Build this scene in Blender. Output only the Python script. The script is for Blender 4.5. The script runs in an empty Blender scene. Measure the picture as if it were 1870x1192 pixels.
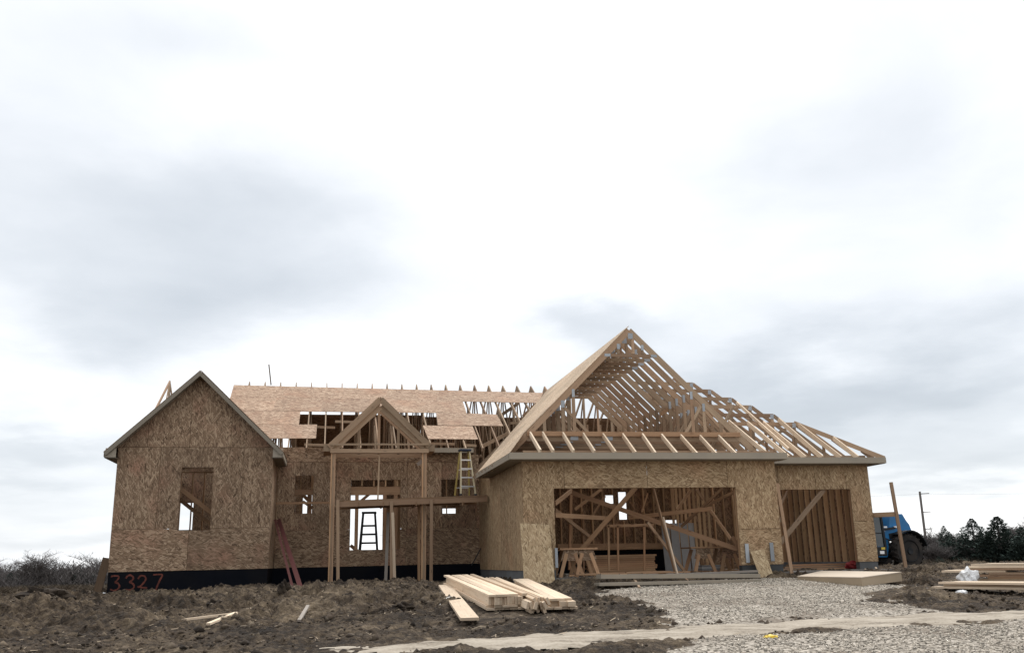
import bpy, math, random
import numpy as np
from mathutils import Vector as V, Matrix
random.seed(7)
C = bpy.context.scene
COL = C.collection
R = math.radians

# ------------------------------------------------------------------ camera
FPX, PITCH, ROLL, YAW = 1655.3, .2528, -.0231, .2035      # focal length in photo pixels, angles in radians
PW, PH = 1870, 1192
CAM = V((0, 0, 1.6))
_sy, _cy, _sp, _cp = math.sin(YAW), math.cos(YAW), math.sin(PITCH), math.cos(PITCH)
FWD = V((_sy*_cp, _cy*_cp, _sp)); _r0 = V((_cy, -_sy, 0)); _u0 = _r0.cross(FWD)
RGT = _r0*math.cos(ROLL) + _u0*math.sin(ROLL); UPV = _u0*math.cos(ROLL) - _r0*math.sin(ROLL)
cd = bpy.data.cameras.new('camera'); cam = bpy.data.objects.new('camera', cd); COL.objects.link(cam)
cam.matrix_world = Matrix(((RGT.x, UPV.x, -FWD.x, CAM.x), (RGT.y, UPV.y, -FWD.y, CAM.y), (RGT.z, UPV.z, -FWD.z, CAM.z), (0, 0, 0, 1)))
cd.sensor_fit = 'HORIZONTAL'; cd.sensor_width = 36; cd.lens = FPX/PW*36; cd.clip_start = .1; cd.clip_end = 6000
C.camera = cam

# ------------------------------------------------------------------ light: overcast sky, very soft sun
C.view_settings.view_transform = 'Standard'; C.view_settings.look = 'None'
C.view_settings.exposure = 0.5; C.view_settings.gamma = 1.0
SUN_EL, SUN_AZ = R(48), R(35)              # azimuth measured from +Y (behind the house) towards +X
w = bpy.data.worlds.new('World'); C.world = w; w.use_nodes = True

def nodekit(nt):
    def n(t, **kw):
        nd = nt.nodes.new(t)
        for k, v in kw.items():
            if k.startswith('i_'):
                nd.inputs[int(k[2:]) if k[2:].isdigit() else k[2:].replace('_', ' ')].default_value = v
            else: setattr(nd, k, v)
        return nd
    def l(a, b): nt.links.new(a, b)
    def math_(op, a, b=None, c=None, clamp=False):
        m = nt.nodes.new('ShaderNodeMath'); m.operation = op; m.use_clamp = clamp
        for i, x in enumerate((a, b, c)):
            if x is None: continue
            if isinstance(x, (int, float)): m.inputs[i].default_value = x
            else: nt.links.new(x, m.inputs[i])
        return m.outputs[0]
    def mix(f, a, b, typ='MIX'):
        m = nt.nodes.new('ShaderNodeMix'); m.data_type = 'RGBA'; m.blend_type = typ; m.clamp_factor = True
        for i, x in ((0, f), (6, a), (7, b)):
            if isinstance(x, (int, float)): m.inputs[i].default_value = x
            elif isinstance(x, tuple): m.inputs[i].default_value = (*x, 1) if len(x) == 3 else x
            else: nt.links.new(x, m.inputs[i])
        return m.outputs[2]
    def ramp(f, stops):
        r = nt.nodes.new('ShaderNodeValToRGB'); e = r.color_ramp.elements
        while len(e) < len(stops): e.new(.5)
        for q, (p, c) in zip(e, stops):
            q.position = p; q.color = (c, c, c, 1) if isinstance(c, (int, float)) else (*c, 1)
        nt.links.new(f, r.inputs[0]); return r.outputs[0]
    return n, l, math_, mix, ramp

def build_world():
    nt = w.node_tree; nt.nodes.clear(); n, l, m, mix, ramp = nodekit(nt)
    out = n('ShaderNodeOutputWorld'); bg = n('ShaderNodeBackground', i_Strength=.1); l(bg.outputs[0], out.inputs[0])
    sky = n('ShaderNodeTexSky', sky_type='NISHITA', sun_disc=False, sun_elevation=SUN_EL, sun_rotation=SUN_AZ)
    tc = n('ShaderNodeTexCoord'); sp = n('ShaderNodeSeparateXYZ'); l(tc.outputs['Generated'], sp.inputs[0])
    x, y, z = sp.outputs
    # coordinates on a flat cloud deck, so that the layers crowd together towards the horizon
    den = m('ADD', m('MAXIMUM', z, 0.0), .16)
    dk = n('ShaderNodeCombineXYZ'); l(m('DIVIDE', x, den), dk.inputs[0]); l(m('DIVIDE', y, den), dk.inputs[1])
    nz = n('ShaderNodeTexNoise', i_Scale=1.5, i_Detail=7.0, i_Roughness=.55); l(dk.outputs[0], nz.inputs['Vector'])
    ns = n('ShaderNodeSeparateColor'); l(nz.outputs['Color'], ns.inputs[0])
    az = m('ADD', m('ARCTAN2', x, y), m('MULTIPLY', m('SUBTRACT', ns.outputs[0], .5), .34))
    el = m('ADD', m('ARCSINE', z), m('MULTIPLY', m('SUBTRACT', ns.outputs[1], .5), .20))
    tot = None
    # broad darker cloud bellies hanging in the overcast: azimuth, elevation, half widths, depth (degrees)
    for a0, e0, sa, se, k in ((-7, 18.5, 14, 5.0, .56), (-11.5, 14, 6.5, 4, .3), (17.5, 14.6, 6.5, 1.9, .5), (-9, 31, 8, 3, .25),
                              (-19, 28, 6, 8, .20), (34, 9.5, 13, 3.6, .62), (-17, 7, 7, 2.2, .38), (36, 24, 10, 12, .33), (38, 5, 9, 2.0, .3), (20, 10, 16, 2.2, .3),
                              (-8, 24, 16, 12, .12), (28, 17, 14, 8, .14), (-18, 2, 14, 4, .2), (5, 3.5, 70, 4.5, .17), (-30, 16, 9, 9, .4), (75, 20, 25, 12, .4), (-80, 25, 25, 12, .4), (140, 30, 50, 15, .4), (-150, 30, 40, 20, .4)):
        g = m('EXPONENT', m('MULTIPLY', m('ADD', m('POWER', m('ABSOLUTE', m('DIVIDE', m('SUBTRACT', az, R(a0)), R(sa))), 2.0),
                                          m('POWER', m('ABSOLUTE', m('DIVIDE', m('SUBTRACT', el, R(e0)), R(se))), 2.0)), -1.0))
        g = m('MULTIPLY', g, k); tot = g if tot is None else m('ADD', tot, g)
    n2 = n('ShaderNodeTexNoise', i_Scale=2.2, i_Detail=9.0, i_Roughness=.52, i_Distortion=.3); l(dk.outputs[0], n2.inputs['Vector'])
    n3 = n('ShaderNodeTexNoise', i_Scale=.75, i_Detail=4.0, i_Roughness=.5); l(dk.outputs[0], n3.inputs['Vector'])
    tot = m('ADD', m('MULTIPLY', tot, .82), m('ADD', m('MULTIPLY', m('SUBTRACT', n2.outputs[0], .52), .40), m('MULTIPLY', m('SUBTRACT', n3.outputs[0], .52), .30)), clamp=True)
    cl = ramp(tot, [(0, (10.2, 10.3, 10.4)), (.16, (7.4, 7.6, 7.85)), (.38, (5.8, 6.1, 6.45)), (.65, (4.6, 4.95, 5.35)), (1, (3.6, 3.95, 4.35))])
    l(mix(.93, sky.outputs[0], cl), bg.inputs[0])
build_world()
sd = bpy.data.lights.new('sun', 'SUN'); sd.energy = 1.5; sd.angle = R(22); sd.color = (1, .96, .9)
so = bpy.data.objects.new('sun', sd); COL.objects.link(so)
so.rotation_euler = V((-math.sin(SUN_AZ)*math.cos(SUN_EL), -math.cos(SUN_AZ)*math.cos(SUN_EL), -math.sin(SUN_EL))).to_track_quat('-Z', 'Y').to_euler()

# ------------------------------------------------------------------ pixel -> place helpers (photo pixels)
def ray(px, py): return FWD + RGT*((px-PW/2)/FPX) - UPV*((py-PH/2)/FPX)
def pl(px, py, nrm, c):
    d = ray(px, py); nrm = V(nrm); return CAM + d*((c-nrm.dot(CAM))/nrm.dot(d))
def at(px, py, Y): return pl(px, py, (0, 1, 0), Y)
def onX(px, py, X): return pl(px, py, (1, 0, 0), X)

# ------------------------------------------------------------------ terrain
_T = np.random.RandomState(3).rand(8, 256, 256)
def vn(x, y, s=0):
    x = np.asarray(x, float); y = np.asarray(y, float)
    xi = np.floor(x).astype(int); yi = np.floor(y).astype(int); fx = x-xi; fy = y-yi
    fx = fx*fx*(3-2*fx); fy = fy*fy*(3-2*fy); t = _T[s % 8]
    a = t[xi & 255, yi & 255]; b = t[(xi+1) & 255, yi & 255]; c = t[xi & 255, (yi+1) & 255]; d = t[(xi+1) & 255, (yi+1) & 255]
    return (a*(1-fx)+b*fx)*(1-fy)+(c*(1-fx)+d*fx)*fy
def fbm(x, y, o=4, s=0):
    r = 0; a = .5
    for k in range(o): r = r + a*vn(x*2**k+17.3*k, y*2**k+9.1*k, s+k); a *= .5
    return r/(1-.5**o)
_BY = [-60, 0, 24, 33, 60, 100, 160, 3000]; _BZ = [-.3, 0, .98, .98, .42, -.35, -1.0, -1.0]
def base(X, Y):
    X = np.asarray(X, float); Y = np.asarray(Y, float)
    f = np.clip((Y-10)/18, 0, 1)*np.clip((60-Y)/20, 0, 1)
    return np.interp(Y, _BY, _BZ) - .02*np.clip(-X, 0, 9)*f
def gnd(px, py, dz=0):
    d = ray(px, py); lo, hi = 2.0, 400.0
    for t in np.arange(3, 200, .25):
        p = CAM+d*t
        if p.z < float(base(p.x, p.y))+dz: lo, hi = t-.25, t; break
    for _ in range(25):
        t = (lo+hi)/2; p = CAM+d*t
        if p.z < float(base(p.x, p.y))+dz: hi = t
        else: lo = t
    return CAM+d*hi
def polysd(X, Y, poly):          # signed distance, positive inside
    d = np.full(X.shape, 1e9); ins = np.zeros(X.shape, bool); n_ = len(poly)
    for i in range(n_):
        ax, ay = poly[i]; bx, by = poly[(i+1) % n_]; ex, ey = bx-ax, by-ay
        t = np.clip(((X-ax)*ex+(Y-ay)*ey)/(ex*ex+ey*ey+1e-12), 0, 1)
        d = np.minimum(d, np.hypot(X-ax-t*ex, Y-ay-t*ey))
        c = (ay > Y) != (by > Y)
        with np.errstate(divide='ignore', invalid='ignore'): ins ^= c & (X < ex*(Y-ay)/(ey if ey else 1e-9)+ax)
    return np.where(ins, d, -d)
def gp(*pts): return [(lambda p: (p.x, p.y))(gnd(*q)) for q in pts]
GRAVEL = [gp((1075, 1078), (1190, 1068), (1400, 1057), (1450, 1057), (1560, 1062), (1700, 1072), (1660, 1084), (1605, 1096), (1690, 1116), (1560, 1130), (1235, 1148), (1165, 1104)),
          gp((1250, 1168), (1560, 1149), (1860, 1135)) + [(20, 13), (13, 8), (7, 6), (4.2, 9)]]
TRACK = gp((640, 1180), (980, 1162), (1240, 1147), (1560, 1130), (1860, 1114)) + [(22, 18.5), (22, 16)] + gp((1860, 1134), (1560, 1148), (1240, 1166), (980, 1178), (700, 1188))
def masks(X, Y):
    wob = (fbm(X*.9, Y*.9, 4, 2)-.5)*1.3 + (fbm(X*4, Y*4, 2, 5)-.5)*.35
    g = np.maximum(polysd(X, Y, GRAVEL[0]), polysd(X, Y, GRAVEL[1])) + wob
    t = polysd(X, Y, TRACK) + (fbm(X*1.3, Y*1.3, 4, 4)-.5)*.75 + (fbm(X*5, Y*5, 2, 6)-.5)*.4
    return g, t
HEAPS = [((40, 1122), .32, .9), ((95, 1108), .25, .8), ((515, 1100), .22, .22), ((400, 1105), .14, .8), ((560, 1090), .2, .7), ((640, 1085), .15, .9),
         ((720, 1098), .22, .8), ((650, 1112), .2, .6), ((800, 1105), .16, .7), ((520, 1115), .16, .5), ((200, 1135), .16, .7), ((300, 1110), .14, .6), ((1640, 1088), .12, .8), ((1800, 1103), .1, .6)]
PADS = [gp((792, 1072), (850, 1150), (930, 1130), (1060, 1122), (1040, 1095), (890, 1062)), gp((1690, 1080), (1920, 1102), (1920, 1052), (1740, 1052))]
HEAPS = [(gnd(*p), h, s) for p, h, s in HEAPS]
def bumps(X, Y, g=None, t=None):
    if g is None: g, t = masks(X, Y)
    soft = np.clip(.5-g/.5, 0, 1)*np.clip(.6-t/.5, .12, 1)
    near = np.clip((Y-6)/4, 0, 1)*np.clip((52-Y)/12, 0, 1)
    rut = fbm(X*1.1+fbm(X*.7, Y*.7, 2, 6)*1.5, Y*.8, 4, 1)
    h = .30*(np.abs(rut-.5)*-2+.28) + .22*(fbm(X*2.4, Y*1.9, 3, 3)-.5) + .20*(np.abs(fbm(X*5.5, Y*4.6, 3, 0)-.5)*-2+.25) + .10*(fbm(X*13, Y*9, 3, 2)-.5)
    k = .35+.65*np.clip((Y-15)/5, 0, 1)
    h = 1.25*h*soft*k*near
    for q_ in PADS: h = h*(1-.8*np.clip(polysd(X, Y, q_)/.35+.6, 0, 1))
    for p, a, s in HEAPS:
        r2 = ((X-p.x)**2+((Y-p.y)/.8)**2)/s**2
        h = h + a*np.exp(-r2)*(.5+fbm(X*3, Y*3, 3, 5))*near
    inside = (X > -6.7) & (Y > 28.9) & (Y < 43) & (X < 17.2)
    h = np.where(inside, np.minimum(h, .03), h)
    return h
def terr(x, y): return float(base(x, y))+float(bumps(np.array([x]), np.array([y]))[0])

# ------------------------------------------------------------------ mesh builder
class MB:
    def __init__(s): s.v = []; s.f = []; s.uv = []; s.t = []
    def face(s, pts, uvs, tint):
        b = len(s.v); s.v += [tuple(p) for p in pts]; s.f.append(tuple(range(b, b+len(pts)))); s.uv += [tuple(q) for q in uvs]; s.t.append(tint)
    def hexa(s, c, L, W_, H_, tint=None, off=None):
        # c: 8 corners; first four at start (u=0), last four at end
        t = random.uniform(.66, 1.2) if tint is None else tint
        o = random.uniform(0, 40) if off is None else off; q = random.uniform(0, 9)
        for (a, b, d, e, wd, k) in ((0, 1, 5, 4, W_, 0), (1, 2, 6, 5, H_, 1), (2, 3, 7, 6, W_, 2), (3, 0, 4, 7, H_, 3)):
            s.face((c[a], c[b], c[d], c[e]), ((o, q+k*.37), (o, q+k*.37+wd), (o+L, q+k*.37+wd), (o+L, q+k*.37)), t)
        s.face((c[3], c[2], c[1], c[0]), ((o, q), (o+.02, q), (o+.02, q+H_), (o, q+H_)), t*.7)
        s.face((c[4], c[5], c[6], c[7]), ((o, q), (o+.02, q), (o+.02, q+H_), (o, q+H_)), t*.7)
    def bar(s, a, b, wd, ht, up=(0, 0, 1), tint=None):
        a = V(a); b = V(b); d = b-a; L = d.length; d = d.normalized(); up = V(up)
        if abs(d.dot(up.normalized())) > .995: up = V((0, 1, 0)) if abs(d.y) < .9 else V((1, 0, 0))
        sd_ = d.cross(up).normalized(); u = sd_.cross(d)
        off = [(-wd/2, -ht/2), (wd/2, -ht/2), (wd/2, ht/2), (-wd/2, ht/2)]
        c = [a+sd_*x+u*y for x, y in off]+[b+sd_*x+u*y for x, y in off]
        s.hexa(c, L, wd, ht, tint); return s
    def box(s, x0, x1, y0, y1, z0, z1, tint=None):
        ax = max((x1-x0, 0), (y1-y0, 1), (z1-z0, 2))[1]
        if ax == 0: s.bar((x0, (y0+y1)/2, (z0+z1)/2), (x1, (y0+y1)/2, (z0+z1)/2), y1-y0, z1-z0, (0, 0, 1), tint)
        elif ax == 1: s.bar(((x0+x1)/2, y0, (z0+z1)/2), ((x0+x1)/2, y1, (z0+z1)/2), x1-x0, z1-z0, (0, 0, 1), tint)
        else: s.bar(((x0+x1)/2, (y0+y1)/2, z0), ((x0+x1)/2, (y0+y1)/2, z1), x1-x0, y1-y0, (0, 1, 0), tint)
        return s
    def prism(s, poly, o, ex, ey, th, tint=None, rot=False, uvo=None):
        # poly in (ex, ey) coordinates from o; extruded th along ex x ey
        o = V(o); ex = V(ex); ey = V(ey); nr = ex.cross(ey).normalized()*th
        t = random.uniform(.8, 1.15) if tint is None else tint
        uo = uvo or (random.uniform(0, 50), random.uniform(0, 50))
        q = lambda p: (p[1]+uo[0], p[0]+uo[1]) if rot else (p[0]+uo[0], p[1]+uo[1])
        A = [o+ex*p[0]+ey*p[1] for p in poly]; B = [p+nr for p in A]; n_ = len(poly)
        s.face(A[::-1], [q(p) for p in poly[::-1]], t); s.face(B, [q(p) for p in poly], t)
        for i in range(n_):
            j = (i+1) % n_; dd = (A[j]-A[i]).length
            s.face((A[i], A[j], B[j], B[i]), ((uo[0], uo[1]), (uo[0]+dd, uo[1]), (uo[0]+dd, uo[1]+abs(th)), (uo[0], uo[1]+abs(th))), t*.85)
        return s
    def lathe(s, prof, o, axis=(0, 0, 1), n_=24, tint=1.0, close=True):
        o = V(o); ax = V(axis).normalized(); e1 = ax.orthogonal().normalized(); e2 = ax.cross(e1)
        ring = [[o+ax*h+(e1*math.cos(2*math.pi*k/n_)+e2*math.sin(2*math.pi*k/n_))*r for k in range(n_)] for r, h in prof]
        for i in range(len(prof)-1):
            for k in range(n_):
                j = (k+1) % n_
                s.face((ring[i][k], ring[i][j], ring[i+1][j], ring[i+1][k]), ((i, k), (i, k+1), (i+1, k+1), (i+1, k)), tint)
        if close:
            s.face(ring[0][::-1], [(0, 0)]*n_, tint); s.face(ring[-1], [(0, 0)]*n_, tint)
        return s
    def tube(s, pts, rad, n_=6, tint=1.0):
        pts = [V(p) for p in pts]; rings = []
        for i, p in enumerate(pts):
            d = (pts[min(i+1, len(pts)-1)]-pts[max(i-1, 0)]).normalized(); e1 = d.cross(V((.3, .2, 1))); e1 = (e1 if e1.length > .05 else d.cross(V((1, 0, 0)))).normalized(); e2 = d.cross(e1)
            r = rad[i] if isinstance(rad, (list, tuple)) else rad
            rings.append([p+(e1*math.cos(2*math.pi*k/n_)+e2*math.sin(2*math.pi*k/n_))*r for k in range(n_)])
        for i in range(len(pts)-1):
            for k in range(n_):
                j = (k+1) % n_; s.face((rings[i][k], rings[i][j], rings[i+1][j], rings[i+1][k]), ((i, 0), (i, .1), (i+1, .1), (i+1, 0)), tint)
        s.face(rings[0][::-1], [(0, 0)]*n_, tint); s.face(rings[-1], [(0, 0)]*n_, tint)
        return s
    def build(s, name, mat, parent=None, loc=None, smooth=False, bevel=0):
        me = bpy.data.meshes.new(name); me.from_pydata(s.v, [], s.f)
        uv = me.uv_layers.new(name='UVMap'); uv.data.foreach_set('uv', np.array(s.uv, 'f').ravel())
        a = me.attributes.new('tint', 'FLOAT', 'FACE'); a.data.foreach_set('value', np.array(s.t, 'f'))
        if smooth or bevel: weld(me)
        if smooth: me.polygons.foreach_set('use_smooth', np.ones(len(me.polygons), bool))
        me.materials.append(mat); o = bpy.data.objects.new(name, me); COL.objects.link(o)
        if parent: o.parent = parent
        if loc: o.location = loc
        if bevel:
            b = o.modifiers.new('bevel', 'BEVEL'); b.width = bevel; b.segments = 2; b.limit_method = 'ANGLE'
        return o
def weld(me):
    import bmesh
    bm = bmesh.new(); bm.from_mesh(me); bmesh.ops.remove_doubles(bm, verts=bm.verts, dist=1e-4); bmesh.ops.recalc_face_normals(bm, faces=bm.faces); bm.to_mesh(me); bm.free()
def tag(o, label=None, cat=None, group=None, kind=None):
    for k, v in (('label', label), ('category', cat), ('group', group), ('kind', kind)):
        if v: o[k] = v
    return o
def empty(name, label, cat, loc=(0, 0, 0), rz=0, group=None):
    o = bpy.data.objects.new(name, None); o.empty_display_size = .2; COL.objects.link(o); o.location = loc; o.rotation_euler.z = rz
    return tag(o, label, cat, group)
def copy_tree(o, parent=None):
    c = o.copy(); COL.objects.link(c)
    if parent: c.parent = parent
    for ch in list(o.children): copy_tree(ch, c)
    return c
def clip(poly, a, b, c):         # keep a*x+b*y <= c
    out = []
    for i in range(len(poly)):
        p, q = poly[i], poly[(i+1) % len(poly)]; fp = a*p[0]+b*p[1]-c; fq = a*q[0]+b*q[1]-c
        if fp <= 0: out.append(p)
        if fp*fq < 0:
            t = fp/(fp-fq); out.append((p[0]+(q[0]-p[0])*t, p[1]+(q[1]-p[1])*t))
    return out

# ------------------------------------------------------------------ materials
MT = {}
def mat(name, rough=.7, metal=0.0):
    m = bpy.data.materials.new(name); m.use_nodes = True; nt = m.node_tree; nt.nodes.clear()
    k = nodekit(nt); n, l = k[0], k[1]
    o = n('ShaderNodeOutputMaterial'); b = n('ShaderNodeBsdfPrincipled'); l(b.outputs[0], o.inputs[0])
    b.inputs['Roughness'].default_value = rough; b.inputs['Metallic'].default_value = metal; b.inputs['Specular IOR Level'].default_value = .25
    MT[name] = m; return m, b, k
def bump(k, b, h, st=.3, dist=.02):
    n, l = k[0], k[1]; q = n('ShaderNodeBump', i_Strength=st, i_Distance=dist); l(h, q.inputs['Height']); l(q.outputs[0], b.inputs['Normal'])
def uvn(k, sx, sy, rot=0):
    n, l = k[0], k[1]; u = n('ShaderNodeUVMap', uv_map='UVMap'); mp = n('ShaderNodeMapping'); l(u.outputs[0], mp.inputs[0])
    mp.inputs['Scale'].default_value = (sx, sy, 1); mp.inputs['Rotation'].default_value = (0, 0, rot); return mp.outputs[0]
def tintnode(k): return k[0]('ShaderNodeAttribute', attribute_name='tint').outputs['Fac']
def lumber(name, c1, c2, red=(.36, .17, .09), rk=.35, knots=True, rough=.75, dirty=.0):
    m, b, k = mat(name, rough); n, l, mm, mix, ramp = k
    g = n('ShaderNodeTexNoise', i_Scale=1.0, i_Detail=5.0, i_Roughness=.65, i_Distortion=.6); l(uvn(k, 1.1, 38), g.inputs['Vector'])
    g2 = n('ShaderNodeTexNoise', i_Scale=1.0, i_Detail=3.0); l(uvn(k, .7, 5), g2.inputs['Vector'])
    col = ramp(mm('ADD', mm('MULTIPLY', g.outputs[0], .65), mm('MULTIPLY', g2.outputs[0], .35)), [(.3, c1), (.7, c2)])
    t = tintnode(k)
    fr = mm('FRACT', mm('MULTIPLY', t, 41.7))
    col = mix(mm('MULTIPLY', mm('POWER', fr, 2.0), rk), col, red)
    if knots:
        vo = n('ShaderNodeTexVoronoi', i_Scale=1.0); l(uvn(k, 1.9, 8.5), vo.inputs['Vector'])
        col = mix(ramp(vo.outputs['Distance'], [(.04, .75), (.15, 0.0)]), col, tuple(x*.32 for x in c1))
    if dirty:
        dn = n('ShaderNodeTexNoise', i_Scale=1.0, i_Detail=6.0, i_Roughness=.7); l(uvn(k, 1.6, 7), dn.inputs['Vector'])
        col = mix(mm('MULTIPLY', ramp(dn.outputs[0], [(.56, 0.0), (.72, 1.0)]), dirty), col, (.20, .145, .095))
    col = mix(1.0, col, mm_rgb(k, t), 'MULTIPLY')
    l(col, b.inputs['Base Color']); bump(k, b, g.outputs[0], .12, .004); return m
def mm_rgb(k, v):
    n, l = k[0], k[1]; c = n('ShaderNodeCombineColor')
    for i in range(3): l(v, c.inputs[i])
    return c.outputs[0]
def osb(name, dark, mid, light, red=(.3, .1, .06), redk=.5, grey=0):
    m, b, k = mat(name, .8); n, l, mm, mix, ramp = k
    wn = n('ShaderNodeTexNoise', i_Scale=1.0, i_Detail=2.0); l(uvn(k, 5, 5), wn.inputs['Vector'])
    vals = []
    for i, (rot, su, sv) in enumerate(((.12, 6.2, 31), (.6, 7.5, 36), (-.55, 7, 30), (.3, 9, 40))):
        mp = uvn(k, su, sv, 0); u = mp.node; u.vector_type = 'POINT'
        # rotate first, then stretch into strands
        mr = n('ShaderNodeMapping'); mr.inputs['Rotation'].default_value = (0, 0, rot); mr.inputs['Location'].default_value = (i*3.3, i*1.7, 0)
        ua = n('ShaderNodeUVMap', uv_map='UVMap'); l(ua.outputs[0], mr.inputs[0])
        ad = n('ShaderNodeVectorMath', operation='MULTIPLY_ADD'); l(wn.outputs['Color'], ad.inputs[0]); ad.inputs[1].default_value = (.09, .09, 0); l(mr.outputs[0], ad.inputs[2])
        l(ad.outputs[0], u.inputs[0])
        vo = n('ShaderNodeTexVoronoi', i_Scale=1.0); l(mp, vo.inputs['Vector'])
        sc = n('ShaderNodeSeparateColor'); l(vo.outputs['Color'], sc.inputs[0]); vals.append((sc.outputs[0], sc.outputs[1], vo.outputs['Distance']))
    v, pr, ds = vals[0]
    for (v2, p2, d2) in vals[1:]:
        gt = mm('GREATER_THAN', p2, pr)
        v = mm('ADD', mm('MULTIPLY', v2, gt), mm('MULTIPLY', v, mm('SUBTRACT', 1.0, gt)))
        ds = mm('ADD', mm('MULTIPLY', d2, gt), mm('MULTIPLY', ds, mm('SUBTRACT', 1.0, gt)))
        pr = mm('MAXIMUM', p2, pr)
    col = ramp(v, [(0.0, dark), (.2, tuple(.6*a+.4*d for a, d in zip(mid, dark))), (.55, mid), (1.0, light)])
    big = n('ShaderNodeTexNoise', i_Scale=1.0, i_Detail=3.0); l(uvn(k, .9, .9), big.inputs['Vector'])
    col = mix(mm('MULTIPLY', ramp(big.outputs[0], [(.52, 0.0), (.75, 1.0)]), mm('MULTIPLY', v, redk)), col, red)
    col = mix(mm('MULTIPLY', ramp(big.outputs['Color'], [(.3, 1.0), (.6, 0.0)]), .25), col, tuple(.6*x for x in mid))
    col = mix(1.0, col, mm_rgb(k, tintnode(k)), 'MULTIPLY')
    l(col, b.inputs['Base Color']); bump(k, b, mm('ADD', v, mm('MULTIPLY', ds, -.5)), .25, .006); return m
def paint(name, c, rough=.5, metal=0, var=.15, scale=6.0, dirt=None, dk=.5, bumpk=0):
    m, b, k = mat(name, rough, metal); n, l, mm, mix, ramp = k
    tc = n('ShaderNodeTexCoord'); g = n('ShaderNodeTexNoise', i_Scale=scale, i_Detail=6.0, i_Roughness=.6); l(tc.outputs['Object'], g.inputs['Vector'])
    col = mix(g.outputs[0], tuple(x*(1-var) for x in c), tuple(min(1, x*(1+var)) for x in c))
    if dirt:
        g2 = n('ShaderNodeTexNoise', i_Scale=scale*.4, i_Detail=5.0); l(tc.outputs['Object'], g2.inputs['Vector'])
        col = mix(mm('MULTIPLY', ramp(g2.outputs[0], [(.45, 0.0), (.7, 1.0)]), dk), col, dirt)
    col = mix(1.0, col, mm_rgb(k, tintnode(k)), 'MULTIPLY')
    l(col, b.inputs['Base Color']); l(mm('ADD', mm('MULTIPLY', g.outputs[0], .2), rough-.1), b.inputs['Roughness'])
    if bumpk: bump(k, b, g.outputs[0], bumpk, .01)
    return m
FRAME = lumber('framing_lumber', (.27, .155, .085), (.46, .30, .18))
PALE = lumber('fresh_lumber', (.58, .44, .31), (.84, .69, .52), red=(.5, .33, .2), rk=.3, dirty=.4)
TRUSS = lumber('truss_lumber', (.255, .175, .112), (.44, .325, .22), rk=.35)
STUD = lumber('stud_lumber', (.34, .205, .112), (.58, .40, .235), rk=.35)
GREYW = lumber('grey_lumber', (.25, .22, .19), (.36, .32, .28), rk=.15)
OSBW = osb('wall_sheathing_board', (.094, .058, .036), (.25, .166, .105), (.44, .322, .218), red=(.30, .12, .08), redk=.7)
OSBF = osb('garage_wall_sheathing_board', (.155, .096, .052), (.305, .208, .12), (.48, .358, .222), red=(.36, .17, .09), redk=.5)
OSBI = osb('shaded_sheathing_board', (.07, .041, .023), (.20, .125, .072), (.33, .225, .14), redk=.5)  # darkened sheathing copy: shade behind the garage studs put into the colour
OSBR = osb('roof_sheathing_board', (.15, .085, .055), (.39, .262, .18), (.60, .45, .325), red=(.35, .16, .09), redk=.7)
OSBY = osb('loose_sheathing_board', (.19, .125, .07), (.38, .28, .165), (.53, .42, .27), redk=.15)
OSBG = osb('garage_roof_sheathing_board', (.3, .21, .13), (.50, .37, .25), (.64, .51, .37), redk=.3)
FASC = paint('primed_trim', (.30, .257, .20), .6, var=.08, scale=3, dirt=(.22, .2, .17), dk=.4)
TAR = paint('black_damp_proofing', (.0035, .0045, .008), .6, var=.4, scale=2.5, dirt=(.012, .011, .011), dk=.5)
TAR.node_tree.nodes['Principled BSDF'].inputs['Specular IOR Level'].default_value = .06
CONC = paint('grey_concrete', (.11, .115, .12), .85, var=.2, scale=4, dirt=(.07, .065, .06), dk=.6, bumpk=.2)
SLAB = paint('concrete_slab', (.18, .165, .15), .85, var=.2, scale=3, dirt=(.1, .085, .07), dk=.8)
GALV = paint('galvanised_steel', (.36, .385, .41), .55, .3, var=.15, scale=20)
REDP = paint('red_stained_lumber', (.078, .020, .018), .7, var=.25, scale=5)
BLUE = paint('blue_machine_paint', (.022, .155, .36), .4, var=.12, scale=2, dirt=(.06, .08, .1), dk=.5)
BLACK = paint('black_steel', (.012, .013, .015), .5, var=.3)
RUBBER = paint('tyre_rubber', (.022, .020, .019), .9, var=.3, scale=6, dirt=(.07, .055, .045), dk=.6)
GLASS_, _b, _k = mat('cab_glass', .05); _b.inputs['Base Color'].default_value = (.02, .03, .035, 1); _b.inputs['Specular IOR Level'].default_value = .6
_nn = _k[0]('ShaderNodeTexNoise', i_Scale=3.0); _k[1](_k[2]('MULTIPLY', _nn.outputs[0], .2), _b.inputs['Roughness'])
YELF = paint('yellow_fibreglass', (.40, .31, .10), .45, var=.1)
LADF = paint('pale_fibreglass', (.52, .45, .30), .5, var=.1)
ALU = paint('aluminium', (.62, .63, .64), .4, .6, var=.08, scale=12)
NAVY = paint('dark_blue_plastic', (.015, .022, .045), .5)
WHITE = paint('white_plastic', (.80, .80, .80), .45, var=.06)
CORD = paint('white_cord', (.62, .60, .56), .6)
YELT = paint('yellow_wrapper', (.75, .55, .08), .5)
REDB = paint('red_tarp', (.20, .02, .022), .5, var=.3, bumpk=.3)
SPRAY = paint('orange_spray_paint', (.125, .036, .025), .8, var=.35, scale=14)
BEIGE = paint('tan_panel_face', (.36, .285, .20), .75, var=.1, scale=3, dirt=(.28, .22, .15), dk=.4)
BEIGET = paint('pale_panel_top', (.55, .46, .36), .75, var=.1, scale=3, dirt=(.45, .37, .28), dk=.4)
GREYB = paint('grey_board', (.42, .42, .42), .7, var=.1)
POLEW = paint('weathered_pole_wood', (.14, .125, .115), .85, var=.2)
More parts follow.
